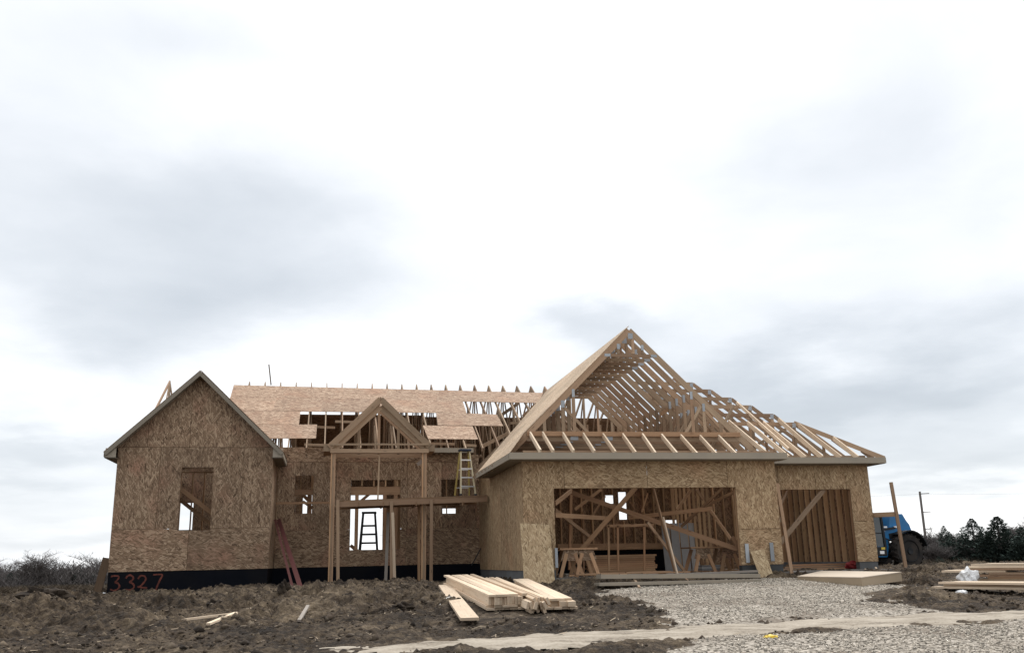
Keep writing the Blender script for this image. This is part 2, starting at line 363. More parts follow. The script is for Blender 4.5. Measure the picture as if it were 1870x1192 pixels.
BARK = paint('twig_bark', (.10, .088, .082), .9, var=.3, scale=2)
TWIG = paint('hazed_thicket_twigs', (.115, .103, .098), .9, var=.35, scale=.4)  # twig colour lightened to stand in for haze over the tree lines
CEDAR = paint('hazed_cedar_foliage', (.055, .075, .064), .9, var=.5, scale=.9)  # foliage colour lifted, with the distance haze painted in
SPLN = paint('splinter_wood', (.34, .27, .19), .85, var=.3)
STRAW = paint('dry_grass', (.09, .07, .05), .9, var=.3, scale=.5)

def ground_mats():
    m, b, k = mat('mud', .9); n, l, mm, mix, ramp = k
    tc = n('ShaderNodeTexCoord')
    def nz(s, d, r=.6, st=(1, 1, 1), dist=0):
        mp = n('ShaderNodeMapping'); mp.inputs['Scale'].default_value = st; l(tc.outputs['Object'], mp.inputs[0])
        q = n('ShaderNodeTexNoise', i_Scale=s, i_Detail=d, i_Roughness=r, i_Distortion=dist); l(mp.outputs[0], q.inputs['Vector']); return q.outputs[0]
    a = nz(.55, 6); f = nz(5, 8, .7, dist=.5); g = nz(22, 5, .7)
    v = mm('ADD', mm('ADD', mm('MULTIPLY', a, .36), mm('MULTIPLY', f, .46)), mm('MULTIPLY', g, .18))
    col = ramp(v, [(.38, (.013, .008, .005)), (.45, (.030, .020, .012)), (.50, (.074, .052, .033)), (.56, (.15, .111, .072)), (.64, (.32, .246, .162))])
    l(col, b.inputs['Base Color']); bump(k, b, mm('ADD', mm('MULTIPLY', f, 1.0), mm('MULTIPLY', g, .5)), 1.0, .12)
    m, b, k = mat('gravel', .9); n, l, mm, mix, ramp = k
    tc = n('ShaderNodeTexCoord')
    vo = n('ShaderNodeTexVoronoi', i_Scale=22.0); l(tc.outputs['Object'], vo.inputs['Vector'])
    vo2 = n('ShaderNodeTexVoronoi', i_Scale=41.0); l(tc.outputs['Object'], vo2.inputs['Vector'])
    s1 = n('ShaderNodeSeparateColor'); l(vo.outputs['Color'], s1.inputs[0]); s2 = n('ShaderNodeSeparateColor'); l(vo2.outputs['Color'], s2.inputs[0])
    bg = n('ShaderNodeTexNoise', i_Scale=.8, i_Detail=5.0); l(tc.outputs['Object'], bg.inputs['Vector'])
    v = mm('ADD', mm('MULTIPLY', s1.outputs[0], .6), mm('MULTIPLY', s2.outputs[0], .4))
    col = ramp(v, [(.12, (.07, .058, .044)), (.45, (.265, .233, .19)), (.75, (.45, .40, .34)), (1, (.66, .60, .52))])
    col = mix(mm('MULTIPLY', ramp(bg.outputs[0], [(.47, 0.0), (.66, 1.0)]), .75), col, (.15, .118, .088))
    l(col, b.inputs['Base Color']); bump(k, b, mm('ADD', vo.outputs['Distance'], mm('MULTIPLY', vo2.outputs['Distance'], .5)), -.9, .04)
    m, b, k = mat('track_dirt', .9); n, l, mm, mix, ramp = k
    tc = n('ShaderNodeTexCoord'); mp = n('ShaderNodeMapping'); l(tc.outputs['Object'], mp.inputs[0]); mp.inputs['Rotation'].default_value = (0, 0, -.25); mp.inputs['Scale'].default_value = (.55, 2.2, 1)
    g = n('ShaderNodeTexNoise', i_Scale=2.0, i_Detail=8.0, i_Roughness=.65); l(mp.outputs[0], g.inputs['Vector'])
    g2 = n('ShaderNodeTexNoise', i_Scale=25.0, i_Detail=4.0); l(tc.outputs['Object'], g2.inputs['Vector'])
    col = ramp(mm('ADD', mm('MULTIPLY', g.outputs[0], .75), mm('MULTIPLY', g2.outputs[0], .25)), [(.34, (.10, .08, .06)), (.46, (.30, .255, .20)), (.62, (.46, .405, .33)), (.8, (.54, .48, .40))])
    l(col, b.inputs['Base Color']); bump(k, b, g2.outputs[0], .5, .02)
ground_mats()

# ------------------------------------------------------------------ ground sheets
def fan(name, m, ys, ss, zf, keep=None):
    Y = np.repeat(np.array(ys), len(ss)).reshape(len(ys), len(ss)); S = np.tile(np.array(ss), (len(ys), 1))
    Yc = np.maximum(Y, 7.0); X = S*(Yc+6)
    Z = zf(X, Y); co = np.stack([X, Y, Z], -1).reshape(-1, 3); nr, nc = Y.shape
    i = np.arange((nr-1)*(nc-1)); r, c = i//(nc-1), i % (nc-1); a = r*nc+c
    F = np.stack([a, a+1, a+nc+1, a+nc], -1)
    if keep is not None:
        kk = keep(X, Y).reshape(-1); F = F[kk[F].any(1)]
        used = np.unique(F); mp = np.full(len(co), -1); mp[used] = np.arange(len(used)); co = co[used]; F = mp[F]
    me = bpy.data.meshes.new(name); me.vertices.add(len(co)); me.vertices.foreach_set('co', co.astype('f').ravel())
    me.loops.add(F.size); me.loops.foreach_set('vertex_index', F.astype('i').ravel())
    me.polygons.add(len(F)); me.polygons.foreach_set('loop_start', np.arange(0, F.size, 4, dtype='i'))
    me.update(calc_edges=True); me.validate()
    me.polygons.foreach_set('use_smooth', np.ones(len(F), bool)); me.materials.append(m)
    o = bpy.data.objects.new(name, me); COL.objects.link(o); o['kind'] = 'structure'; return o
dens = list(np.linspace(7, 20, 260))+list(np.linspace(20.04, 36, 300))
ys = [-60, -30, -10, 0, 4, 6]+dens+list(np.geomspace(36.6, 3000, 70))
ss = [-40, -12, -5, -2.2, -1.2, -.8, -.6]+list(np.linspace(-.47, .90, 700))+[1.05, 1.3, 1.8, 3, 6, 14, 40]
def zmud(X, Y):
    g, t = masks(X, Y); return base(X, Y)+bumps(X, Y, g, t)
fan('ground', MT['mud'], ys, ss, zmud)
fine = list(np.linspace(7, 20, 200))+list(np.linspace(20.1, 27, 90)); fs = list(np.linspace(-.1, .92, 460))
def zgr(X, Y):
    g, t = masks(X, Y); return base(X, Y)+.012+np.clip(g*.06, -.1, .03)+.02*(fbm(X*2, Y*2, 3, 4)-.5)+.018*(fbm(X*9, Y*9, 2, 1)-.5)
fan('gravel_driveway', MT['gravel'], fine, fs, zgr, lambda X, Y: masks(X, Y)[0] > -.25)
def ztr(X, Y):
    g, t = masks(X, Y); return base(X, Y)+.014+np.clip(t*.10, -.08, .034)+.035*(fbm(X*1.6, Y*2.5, 4, 7)-.5)
fan('dirt_track', MT['track_dirt'], fine, fs, ztr, lambda X, Y: masks(X, Y)[1] > -.2)

# pebbles and clods: too many to count
def scatter(name, m, pts, sizes, flat=.7, nmul=1.0):
    rs = np.random.RandomState(5); N = len(pts)
    oc = np.array([(1, 0, 0), (-1, 0, 0), (0, 1, 0), (0, -1, 0), (0, 0, 1), (0, 0, -1)], float)
    fc = np.array([(0, 2, 4), (2, 1, 4), (1, 3, 4), (3, 0, 4), (2, 0, 5), (1, 2, 5), (3, 1, 5), (0, 3, 5)])
    vv = np.tile(oc, (N, 1, 1))*rs.uniform(.55, 1.25, (N, 6, 1)); vv[:, :, 2] *= flat
    vv += rs.uniform(-.25, .25, vv.shape)
    a = rs.uniform(0, 6.28, N); ca, sa = np.cos(a)[:, None], np.sin(a)[:, None]
    x = vv[:, :, 0]*ca-vv[:, :, 1]*sa; y = vv[:, :, 0]*sa+vv[:, :, 1]*ca
    co = np.stack([x, y, vv[:, :, 2]], -1)*sizes[:, None, None]+pts[:, None, :]
    F = (fc[None]+6*np.arange(N)[:, None, None]).reshape(-1, 3)
    me = bpy.data.meshes.new(name); me.vertices.add(N*6); me.vertices.foreach_set('co', co.astype('f').ravel())
    me.loops.add(F.size); me.loops.foreach_set('vertex_index', F.astype('i').ravel()); me.polygons.add(len(F)); me.polygons.foreach_set('loop_start', np.arange(0, F.size, 3, dtype='i'))
    me.update(calc_edges=True)
    t = me.attributes.new('tint', 'FLOAT', 'FACE'); t.data.foreach_set('value', np.repeat(rs.uniform(.35, 1.7, N), 8).astype('f')*nmul)
    me.materials.append(m); o = bpy.data.objects.new(name, me); COL.objects.link(o); return o
PEB = paint('pebble_stone', (.38, .34, .285), .85, var=.25, scale=8)
CLOD = paint('mud_clod_earth', (.050, .037, .027), .95, var=.5, scale=9, dirt=(.15, .118, .083), dk=.9, bumpk=.5)
CLODM = paint('wet_clod_earth', (.026, .019, .014), .95, var=.5, scale=9, dirt=(.08, .06, .042), dk=.6, bumpk=.8)
rs = np.random.RandomState(11)
YY = rs.uniform(8.5, 25.5, 120000); XX = rs.uniform(-.02, .92, 120000)*(YY+6)
g_, t_ = masks(XX, YY); kp = (g_ > -.15) & (t_ < .2) & (rs.rand(len(XX)) < np.clip((g_+.15)*1.2, .05, .9)*(.35+.65*vn(XX*1.5, YY*1.5, 3))); XX, YY = XX[kp][:26000], YY[kp][:26000]
P_ = np.stack([XX, YY, zgr(XX, YY)+.006], -1); S_ = rs.uniform(.011, .026, len(XX))
tag(scatter('driveway_gravel', PEB, P_, S_, .7), 'loose pale gravel stones strewn over the driveway', 'gravel', kind='stuff')
YY = rs.uniform(10, 33, 40000); XX = rs.uniform(-.44, .88, 40000)*(YY+6); g_, t_ = masks(XX, YY)
cl_ = fbm(XX*.8, YY*.8, 3, 5); kp = (g_ < .1) & (rs.rand(len(XX)) < np.clip((cl_-.42)*3, .03, .8)) & ~((XX > -6.6) & (YY > 29)) & ~((XX > 5) & (YY > 24.3)) & ((t_ < -.1) | (rs.rand(len(XX)) < .06))
XX, YY = XX[kp], YY[kp]; P_ = np.stack([XX, YY, base(XX, YY)+bumps(XX, YY)+.01], -1); S_ = rs.uniform(.012, .035, len(XX))+.08*rs.rand(len(XX))**9
tag(scatter('mud_clods', CLOD, P_, S_, .75), 'dark lumps of churned earth lying on the muddy yard', 'mud clods', kind='stuff')

# ------------------------------------------------------------------ THE HOUSE
house = empty('unfinished_house', 'large timber framed house under construction with sheathed walls and half-open roof', 'house', (5, 30, .95))
HOFF = V((5, 30, .95))
class HB(MB):
    def build(s, name, m, parent=None, **k):
        if parent is None: parent = house
        s.v = [(x-HOFF.x, y-HOFF.y, z-HOFF.z) for x, y, z in s.v]
        return super().build(name, m, parent, **k)
ZF, ZG = 1.54, 1.335                      # bottom of sheathing: house, garage
WX0, WX1, WY = -6.22, -1.66, 29.3         # front wing
RY = 32.1                                 # recessed wall
GX0, GX1, GY = 5.30, 12.90, 24.77         # double garage
TX1, TY = 16.70, 26.0                     # third bay
BACKY = 42.1
EAVEY, EAVEZ, MS, RIDY = 31.7, 5.5, .6, 37.25
RIDZ = EAVEZ+MS*(RIDY-EAVEY)

def wall_panels(mb, o, ex, panels, holes=(), th=.03, gap=.004, tints=None, clips=()):
    """panels: (u0,u1,z0,z1[,rot[,tint]]) along horizontal ex from o; holes cut through; front face on the -normal side"""
    o = V(o); ex = V(ex); ez = V((0, 0, 1)); nr = ex.cross(ez).normalized()     # nr = ex x ez
    for p in panels:
        u0, u1, z0, z1 = p[:4]; rot = p[4] if len(p) > 4 else True; tint = p[5] if len(p) > 5 else random.uniform(.82, 1.16)
        uo = (random.uniform(0, 50), random.uniform(0, 50)); u0 += gap; u1 -= gap; z0 += gap; z1 -= gap
        hs = [h for h in holes if h[0] < u1 and h[1] > u0 and h[2] < z1 and h[3] > z0]
        if not hs:
            poly = [(u0, z0), (u1, z0), (u1, z1), (u0, z1)]
            for c in clips: poly = clip(poly, *c)
            if len(poly) > 2: mb.prism(poly, o, ex, ez, -th, tint, rot, uo)
            continue
        us = sorted({u0, u1} | {min(max(h[i], u0), u1) for h in hs for i in (0, 1)}); zs = sorted({z0, z1} | {min(max(h[i], z0), z1) for h in hs for i in (2, 3)})
        fil = {}
        for i in range(len(us)-1):
            for j in range(len(zs)-1):
                cu, cz = (us[i]+us[i+1])/2, (zs[j]+zs[j+1])/2
                fil[i, j] = not any(h[0] < cu < h[1] and h[2] < cz < h[3] for h in hs)
        P3 = lambda u, z, k: o+ex*u+ez*z-nr*(th*k)
        q = (lambda u, z: (z+uo[0], u+uo[1])) if rot else (lambda u, z: (u+uo[0], z+uo[1]))
        for (i, j), ok in fil.items():
            if not ok: continue
            a, b, c, d = us[i], us[i+1], zs[j], zs[j+1]
            for k in (0, 1): mb.face([P3(a, c, k), P3(b, c, k), P3(b, d, k), P3(a, d, k)], [q(a, c), q(b, c), q(b, d), q(a, d)], tint)
            for di, dj, e in ((-1, 0, ((a, c), (a, d))), (1, 0, ((b, c), (b, d))), (0, -1, ((a, c), (b, c))), (0, 1, ((a, d), (b, d)))):
                if not fil.get((i+di, j+dj), False):
                    (ua, za), (ub, zb) = e; mb.face([P3(ua, za, 0), P3(ub, zb, 0), P3(ub, zb, 1), P3(ua, za, 1)], [q(ua, za), q(ub, zb), q(ub+.03, zb), q(ua+.03, za)], tint*.85)
def grid_panels(u0, u1, z0, z1, pw=1.22, ph=2.44, rot=True, first=None, zfirst=None):
    us = [u0]; x = u0+(first or pw)
    while x < u1-.08: us.append(x); x += pw
    us.append(u1); zs = [z0]; z = z0+(zfirst or ph)
    while z < z1-.08: zs.append(z); z += ph
    zs.append(z1)
    return [(a, b, c, d, rot) for a, b in zip(us, us[1:]) for c, d in zip(zs, zs[1:])]
def rect(pxl, pyt, pxr, pyb, Y, X0=0, Z0=0):           # photo rectangle -> wall rectangle (u0,u1,z0,z1)
    ym = (pyt+pyb)/2; xm = (pxl+pxr)/2
    return (at(pxl, ym, Y).x-X0, at(pxr, ym, Y).x-X0, at(xm, pyb, Y).z-Z0, at(xm, pyt, Y).z-Z0)
def studs(par, o, ex, L, z0, z1, sp=.406, depth=.14, holes=(), ny=.0, zfun=None, mt=STUD, name='stud'):
    """separate studs along a wall, standing behind the sheathing"""
    o = V(o); ex = V(ex); nr = ex.cross(V((0, 0, 1))).normalized(); u = .022
    while u < L:
        segs = [(z0, z1)]
        for h in holes:
            if h[0]-.02 < u < h[1]+.02: segs = [(a, b) for s0, s1 in segs for a, b in ((s0, min(s1, h[2]-.04)), (max(s0, h[3]+.04), s1)) if b-a > .06]
        for s0, s1 in segs:
            s1 = min(s1, zfun(u)) if zfun else s1
            c = o+ex*u-nr*(.034+depth/2+ny); b = HB(); b.bar((c.x, c.y, s0), (c.x, c.y, s1), .04 if abs(ex.x) > .5 else depth, depth if abs(ex.x) > .5 else .04, (0, 1, 0)); b.build(name, mt, par)
        u += sp
def plates(mb, o, ex, L, z0, z1, depth=.14, ny=0):
    o = V(o); ex = V(ex); nr = ex.cross(V((0, 0, 1))).normalized(); c = o-nr*(.034+depth/2+ny); e = c+ex*L
    for z in (z0+.02, z1-.02): mb.bar((c.x, c.y, z), (e.x, e.y, z), depth, .04)

# --- foundations
b = HB(); b.box(WX0+.02, WX1-.02, WY+.02, WY+.25, .3, ZF-.002, .9)
b.box(WX1-.25, WX1-.02, WY+.25, RY+.25, .3, ZF-.002, .8); b.box(WX0+.02, WX0+.25, WY+.25, BACKY, .3, ZF-.002, .8)
fw = b.build('foundation_wall', TAR)
b = HB(); b.box(WX1-.02, GX0+.02, RY+.02, RY+.25, .3, ZF-.002, .9); b.build('foundation_wall', TAR)
b = HB(); b.box(WX0+.25, 9.3, BACKY-.3, BACKY-.02, 0, ZF-.002, .9); b.box(9.1, 9.32, 34, BACKY-.3, 0, ZF-.002, .9); b.build('foundation_wall', TAR)
b = HB(); b.box(GX0+.02, GX0+.22, GY+.22, RY+.02, .5, ZG-.002, 1); b.box(GX0+.02, 6.18, GY+.02, GY+.22, .5, ZG-.002, 1); b.build('foundation_wall', CONC)
b = HB(); b.box(11.62, 12.88, GY+.02, GY+.22, .5, ZG-.002, .6); b.box(12.68, 12.88, GY+.22, TY+.02, .5, ZG-.002, .6); b.box(12.88, 13.5, TY+.02, TY+.22, .5, ZG-.002, .6); b.build('foundation_wall', CONC)
b = HB(); b.box(16.06, TX1-.02, TY+.02, TY+.22, .5, ZG-.002, 1); b.box(TX1-.22, TX1-.02, TY+.22, 33.6, .5, ZG-.002, 1); b.build('foundation_wall', CONC)
b = HB(); b.box(GX0+.22, TX1-.22, GY+.25, 33.4, .9, 1.12, 1); b.build('garage_floor', SLAB)
b = HB(); b.box(WX0+.27, GX0+.02, RY+.3, BACKY-.32, 1.75, 2.02, .8); b.box(WX0+.27, WX1-.27, WY+.3, RY+.3, 1.75, 2.02, .8); b.build('floor_deck', OSBW)

# painted number on the tar wall
def strokes():
    Yp = WY+.012
    three = [(0, .8), (.15, 1), (.5, 1.02), (.78, .85), (.55, .62), (.25, .55), (.6, .5), (.85, .28), (.6, .04), (.25, -.02), (-.05, .08)]
    three1 = [(0, .98), (.4, 1.02), (.85, .98), (.5, .62), (.3, .55), (.7, .5), (.85, .25), (.55, .02), (.2, -.04), (-.08, .06)]
    two = [(.05, .72), (.2, .95), (.5, 1.02), (.75, .85), (.7, .6), (.35, .25), (0, .05), (.12, .18), (.35, .08), (.85, .06)]
    seven = [(0, .98), (.4, .98), (.95, 1.02), (.7, .7), (.45, .35), (.2, -.12)]
    for pts, (xa, xb, yt, yb) in ((three1, (203, 222, 1051, 1077)), (three, (230, 249, 1050, 1077)), (two, (251, 272, 1050, 1074)), (seven, (280, 299, 1048, 1075))):
        b = HB(); q = [at(xa+(xb-xa)*u, yb+(yt-yb)*v_, Yp) for u, v_ in pts]
        # smooth the stroke
        for _ in range(2): q = [q[0]]+[p for a, c in zip(q, q[1:]) for p in (a.lerp(c, .25), a.lerp(c, .75))]+[q[-1]]
        q = [p+V((0, 0, random.uniform(-.004, .004))) for p in q]
        hw = [.024*random.uniform(.75, 1.25) for _ in q]
        for i in range(len(q)-1):
            d = (q[i+1]-q[i]); 
            if d.length < 1e-4: continue
            s_ = V((-d.z, 0, d.x)).normalized()
            y = V((0, -.0004*(i % 5), 0))
            b.face([q[i]-s_*hw[i]+y, q[i+1]-s_*hw[i+1]+y+d*.1, q[i+1]+s_*hw[i+1]+y+d*.1, q[i]+s_*hw[i]+y], [(0, 0)]*4, random.uniform(.7, 1.2))
        b.build('painted_digit', SPRAY, fw)
strokes()

# --- front wing walls
ox = (WX0, WY, 0)
win = rect(328, 853, 387, 968, WY, WX0); ww = WX1-WX0
SL = .97; PKX, PKZ = -3.93-WX0, 7.42
tri = [(-SL, 1, PKZ-SL*PKX), (SL, 1, PKZ+SL*PKX)]
b = HB()
wall_panels(b, ox, (1, 0, 0), [(0, 2.2, ZF, ZF+1.22, False), (2.2, ww, ZF, ZF+1.22, False), (0, 1.24, ZF+1.22, ZF+3.66), (1.24, 2.458, ZF+1.22, ZF+3.66), (2.458, 3.676, ZF+1.22, ZF+3.66), (3.676, ww, ZF+1.22, ZF+3.66),
            (0, .834, ZF+3.66, 8), (.834, 2.052, ZF+3.66, 8), (2.052, 3.27, ZF+3.66, 8), (3.27, ww, ZF+3.66, 8)], [win], clips=tri, gap=.006)
wgw = b.build('wall', OSBW); tag(wgw, 'front wing gable wall with one tall window hole')
HB().box(WX0+.1, WX1-.1, WY+.034, WY+.07, ZF+3.6, ZF+3.72).build('blocking', FRAME, wgw)
studs(wgw, ox, (1, 0, 0), ww, 2.1, 8, holes=[win], zfun=lambda u: PKZ-SL*abs(u-PKX)-.12)
b = HB()
wall_panels(b, (WX1, WY, 0), (0, 1, 0), grid_panels(.0, RY-WY, ZF, 5.2), ())
b.build('wall', OSBW); b = HB()
wall_panels(b, (WX0+.03, WY, 0), (0, 1, 0), grid_panels(.04, BACKY-WY, ZF, 5.2), [(9.2, 10.4, 2.3, 3.9)], gap=.0006)
b.build('wall', OSBW)
# --- recessed wall
oz = (WX1, RY, 0); wA = rect(538, 868, 572, 937, RY, WX1); wD = rect(640, 876, 731, 1003, RY, WX1); wC = rect(806, 875, 840, 937, RY, WX1)
rw = GX0-WX1
b = HB()
wall_panels(b, oz, (1, 0, 0), [(.02, 1.95, ZF, ZF+1.22, False, .95), (1.95, 4.39, ZF, ZF+1.22, False, 1.0), (4.39, rw, ZF, ZF+1.22, False, .9)]
            + grid_panels(.02, rw, ZF+1.22, ZF+3.5, first=.75) + [(.02, 2.0, ZF+3.5, 5.56, False, 1.0), (2.0, 4.44, ZF+3.5, 5.3, False, 1.08), (4.44, rw, ZF+3.5, 5.3, False, .95)], [wA, wD, wC], gap=.006)
rwall = b.build('wall', OSBW); tag(rwall, 'recessed entrance wall behind the porch posts')
studs(rwall, oz, (1, 0, 0), rw, 2.1, 5.1, holes=[wA, (wD[0], wD[1], wD[2], wD[3]-.25), wC])
b = HB(); plates(b, oz, (1, 0, 0), rw, 2.02, 5.2); 
zt = at(690, 903, RY).z
b.box(WX1+wD[0]-.05, WX1+wD[1]+.05, RY+.04, RY+.16, zt, zt+.28, .8); b.box(WX1+wA[0], WX1+wA[1], RY+.05, RY+.16, at(555, 903, RY).z, at(555, 893, RY).z, .5)
for px in (651, 702, 722): x = at(px, 950, RY+.1).x; b.box(x-.06, x+.06, RY+.05, RY+.17, wD[2], zt)
b.build('header', FRAME, rwall)
# --- back wall of the main house, holes where the sky shows through
bx = WX0; hb = []
for r_ in ((640, 903, 697, 999), (553, 902, 561, 938), (569, 903, 573, 938), (724, 935, 733, 999), (808, 928, 832, 938), (326, 918, 352, 967)):
    hb.append(rect(*r_, BACKY, bx))
hb[0] = (hb[0][0]-.1, hb[0][1]+.1, hb[0][2]-.3, hb[0][3])
b = HB(); wall_panels(b, (bx, BACKY, 0), (1, 0, 0), grid_panels(0, 9.3-bx, ZF, 5.86), hb, gap=.0006)
b.build('wall', OSBW); b = HB()
wall_panels(b, (9.3, 33.6, 0), (0, 1, 0), grid_panels(.05, BACKY-33.6, ZF, 5.35), (), gap=.0006)
bwall = b.build('wall', OSBW)
# inner partitions, bare studs
for (x0, x1, y) in ((-6, -3.0, 34.8), (-2.6, -.4, 35.5), (2.6, 5.2, 36.0), (5.6, 9.1, 36.0)):
    b = HB(); plates(b, (x0, y, 0), (1, 0, 0), x1-x0, 2.02, 5.0, .09); pw_ = b.build('partition_wall', FRAME); studs(pw_, (x0, y, 0), (1, 0, 0), x1-x0, 2.06, 4.96, depth=.09)
for (x, y0, y1) in ((-.4, 36, 41), (2.6, 32.6, 35), (-3.0, 30, 34.6)):
    b = HB(); plates(b, (x, y0, 0), (0, 1, 0), y1-y0, 2.02, 5.0, .09); pw_ = b.build('partition_wall', FRAME); studs(pw_, (x, y0, 0), (0, 1, 0), y1-y0, 2.06, 4.96, depth=.09)
# braces seen through the openings
for (a, c, wd) in ((at(331, 893, 29.9), at(389, 938, 30.2), .14), (at(320, 905, 31), at(389, 960, 31), .12), (at(640, 995, 33), at(660, 1012, 33), .12), (at(655, 918, 33.2), at(700, 880, 33.2), .1), (at(690, 880, 32.9), at(735, 910, 32.9), .12), (at(545, 895, 33), at(570, 920, 33), .12), (at(553, 915, 34), at(575, 930, 34), .1)):
    HB().bar(a, c, .04, wd, (0, 0, 1)).build('brace', FRAME)
HB().box(-1.62, at(603, 918, 31.2).x, 31.18, 31.22, at(550, 920, 31.2).z, at(550, 916, 31.2).z).build('brace', FRAME)

# --- garage walls
d1 = rect(1014, 890, 1350, 1060, GY, GX0); d1 = (d1[0], d1[1], 0, d1[3]); gw = GX1-GX0; og = (GX0, GY, 0)
zh = d1[3]
b = HB()
wall_panels(b, og, (1, 0, 0), [(0, 1.2, ZG, 4.42, True, .98), (1.2, 3.64, zh-.02, 4.42, False, 1.02), (3.64, 6.08, zh-.02, 4.42, False, 1.06), (6.08, gw, ZG+1.0, 4.42, True, 1.15), (6.08, gw, ZG, ZG+1.0, False, 1.05)], [(d1[0], d1[1], 0, zh)], gap=.007)
gfw = b.build('wall', OSBF); b = HB(); wall_panels(b, (GX1, GY, 0), (0, 1, 0), [(.04, TY-GY, ZG, 4.42, True, .9)]); b.build('wall', OSBW); tag(gfw, 'double garage front wall with a wide door hole')
b = HB(); wall_panels(b, (GX0+.03, GY, 0), (0, 1, 0), grid_panels(.04, RY-GY, ZG, 4.42, first=.9, ph=3.2)); gsw = b.build('wall', OSBF)
studs(gsw, (GX0, GY, 0), (0, 1, 0), RY-GY+1.3, ZG, 4.35, ny=-.34+.1)
d2 = rect(1418, 893, 1561, 1040, TY, GX1); d2 = (d2[0], d2[1], 0, d2[3]); ot = (GX1, TY, 0); tw = TX1-GX1
b = HB(); wall_panels(b, ot, (1, 0, 0), [(.03, .72, ZG, 4.42, True, .85), (.72, 1.95, d2[3]-.5, 4.42, True, 1.15), (1.95, 3.0, d2[3]-.5, 4.42, True, 1.1), (3.0, tw, ZG+1.22, 4.42, True, 1.1), (3.0, tw, ZG, ZG+1.22, False, 1.15)], [d2], gap=.007)
tf0 = b.build('wall', OSBF); tag(tf0, 'single garage bay front wall with a square door hole')
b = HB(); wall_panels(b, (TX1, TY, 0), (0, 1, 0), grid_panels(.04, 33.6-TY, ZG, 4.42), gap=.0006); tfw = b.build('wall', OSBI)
studs(tfw, (TX1-.03, TY, 0), (0, 1, 0), 33.6-TY, ZG, 4.35)
b = HB(); b.box(GX0+d1[0]-.3, GX0+d1[1]+.3, GY+.04, GY+.16, zh-.005, zh+.36); b.box(GX1+d2[0]-.1, GX1+d2[1]+.1, TY+.04, TY+.16, d2[3]-.005, d2[3]+.3)
for x, y in ((GX0+d1[0]-.07, GY), (GX0+d1[1]+.07, GY), (GX1+d2[0]-.07, TY), (GX1+d2[1]+.07, TY)): b.box(x-.06, x+.06, y+.04, y+.17, ZG, zh-.01)
b.build('header', FRAME, gfw)
GBY = 33.5
hg = [rect(1105, 904, 1120, 919, GBY, GX0), rect(1130, 898, 1144, 948, GBY, GX0), rect(1214, 949, 1239, 958, GBY, GX0), rect(1244, 953, 1251, 960, GBY, GX0)]
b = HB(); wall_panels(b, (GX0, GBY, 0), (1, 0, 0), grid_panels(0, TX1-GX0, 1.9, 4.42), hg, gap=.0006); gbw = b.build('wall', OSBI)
studs(gbw, (GX0, GBY-.22, 0), (1, 0, 0), TX1-GX0-.05, 2.0, 4.3, holes=hg)
b = HB(); plates(b, (GX0+.1, GBY-.22, 0), (1, 0, 0), TX1-GX0-.4, 1.92, 4.36); b.build('top_plate', FRAME, gbw)
b = HB(); b.box(GX0+.2, 13.0, GBY-.1, GBY+.1, .9, 1.9, .8); b.build('foundation_wall', TAR)
b = HB(); b.box(13.0, TX1-.2, GBY-.3, GBY-.2, 1.12, 1.9, 1.0); b.build('wall', OSBW)
b = HB()
for k in range(9): b.box(13.1+k*.406, 13.14+k*.406, GBY-.44, GBY-.3, 1.12, 2.0)
b.build('stud', FRAME, gbw)
b = HB(); plates(b, (12.8, 26.4, 0), (0, 1, 0), 6.5, 1.14, 4.36, .09); dw_ = b.build('partition_wall', FRAME); studs(dw_, (12.8, 29.4, 0), (0, 1, 0), 3.6, 1.16, 4.3, depth=.09)
# hold-down straps at the door jambs
for (px, pt, pb, Y) in ((1016, 1000, 1036, GY-.03), (1364.5, 992, 1027, GY-.03), (1409.5, 990, 1024, GY-.03)):
    a = at(px-1.8, pb, Y); c = at(px+1.8, pt, Y); HB().box(a.x, c.x, Y-.02, Y+.0, a.z, c.z).build('hold_down_strap', GALV)

# --- braces across the garage door
DB = [((1035, 896), (1346, 1002), 28.0, 25.6, .14), ((1161, 890), (1061, 1004), 26.5, 27.5, .14), ((1014, 919), (1043, 896), 25.2, 27, .12), ((1014, 940), (1112, 946), 25.3, 29, .13), ((1014, 931), (1083, 984), 26, 30, .12),
      ((1148, 945), (1302, 928), 29, 26.4, .12), ((1193, 892), (1234, 1047), 26.6, 25.2, .14), ((1298, 932), (1335, 984), 26.4, 25.6, .09),
      ((1262, 894), (1236, 930), 30, 30, .09), ((1320, 891), (1244, 961), 26, 29, .09), ((1350, 893), (1272, 932), 25.2, 28.5, .09), ((1337, 980), (1352, 1004), 25.3, 25.3, .12), ((1272, 894), (1285, 912), 28, 28, .09),
      ((1098, 893), (1050, 930), 29.5, 29.5, .09), ((1105, 905), (1080, 945), 31, 31, .07), ((1183, 900), (1172, 935), 32, 32, .05), ((1150, 915), (1160, 930), 32, 32, .05)]
for a, c, y0, y1, wd in DB: HB().bar(at(*a, y0), at(*c, y1), .04, wd, (0, 0, 1)).build('brace', FRAME)
for a, c, y0, y1, wd, m_ in (((1211, 945), (1238, 1053), 25.5, 24.5, .09, PALE), ((1183, 954), (1252, 1045), 25.9, 26.6, .09, TRUSS), ((1505, 893), (1420, 997), 26.1, 25.9, .14, TRUSS), ((1438, 897), (1415, 941), 26.4, 26.0, .06, TRUSS)):
    HB().bar(at(*a, y0), at(*c, y1), .04, wd, (0, 0, 1)).build('brace', m_)
for px in (1112, 1129, 1177):
    a = at(px, 1041, 28.5); c = at(px-1, 959, 28.5); HB().bar(a, c, .06, .04, (0, 1, 0)).build('shoring_post', FRAME)
HB().bar(at(1108, 960, 28.5), at(1194, 958, 28.5), .04, .09).build('brace', FRAME)
HB().bar(at(1018, 998, 31.5), at(1250, 996, 31.5), .09, .2).build('floor_beam', FRAME)
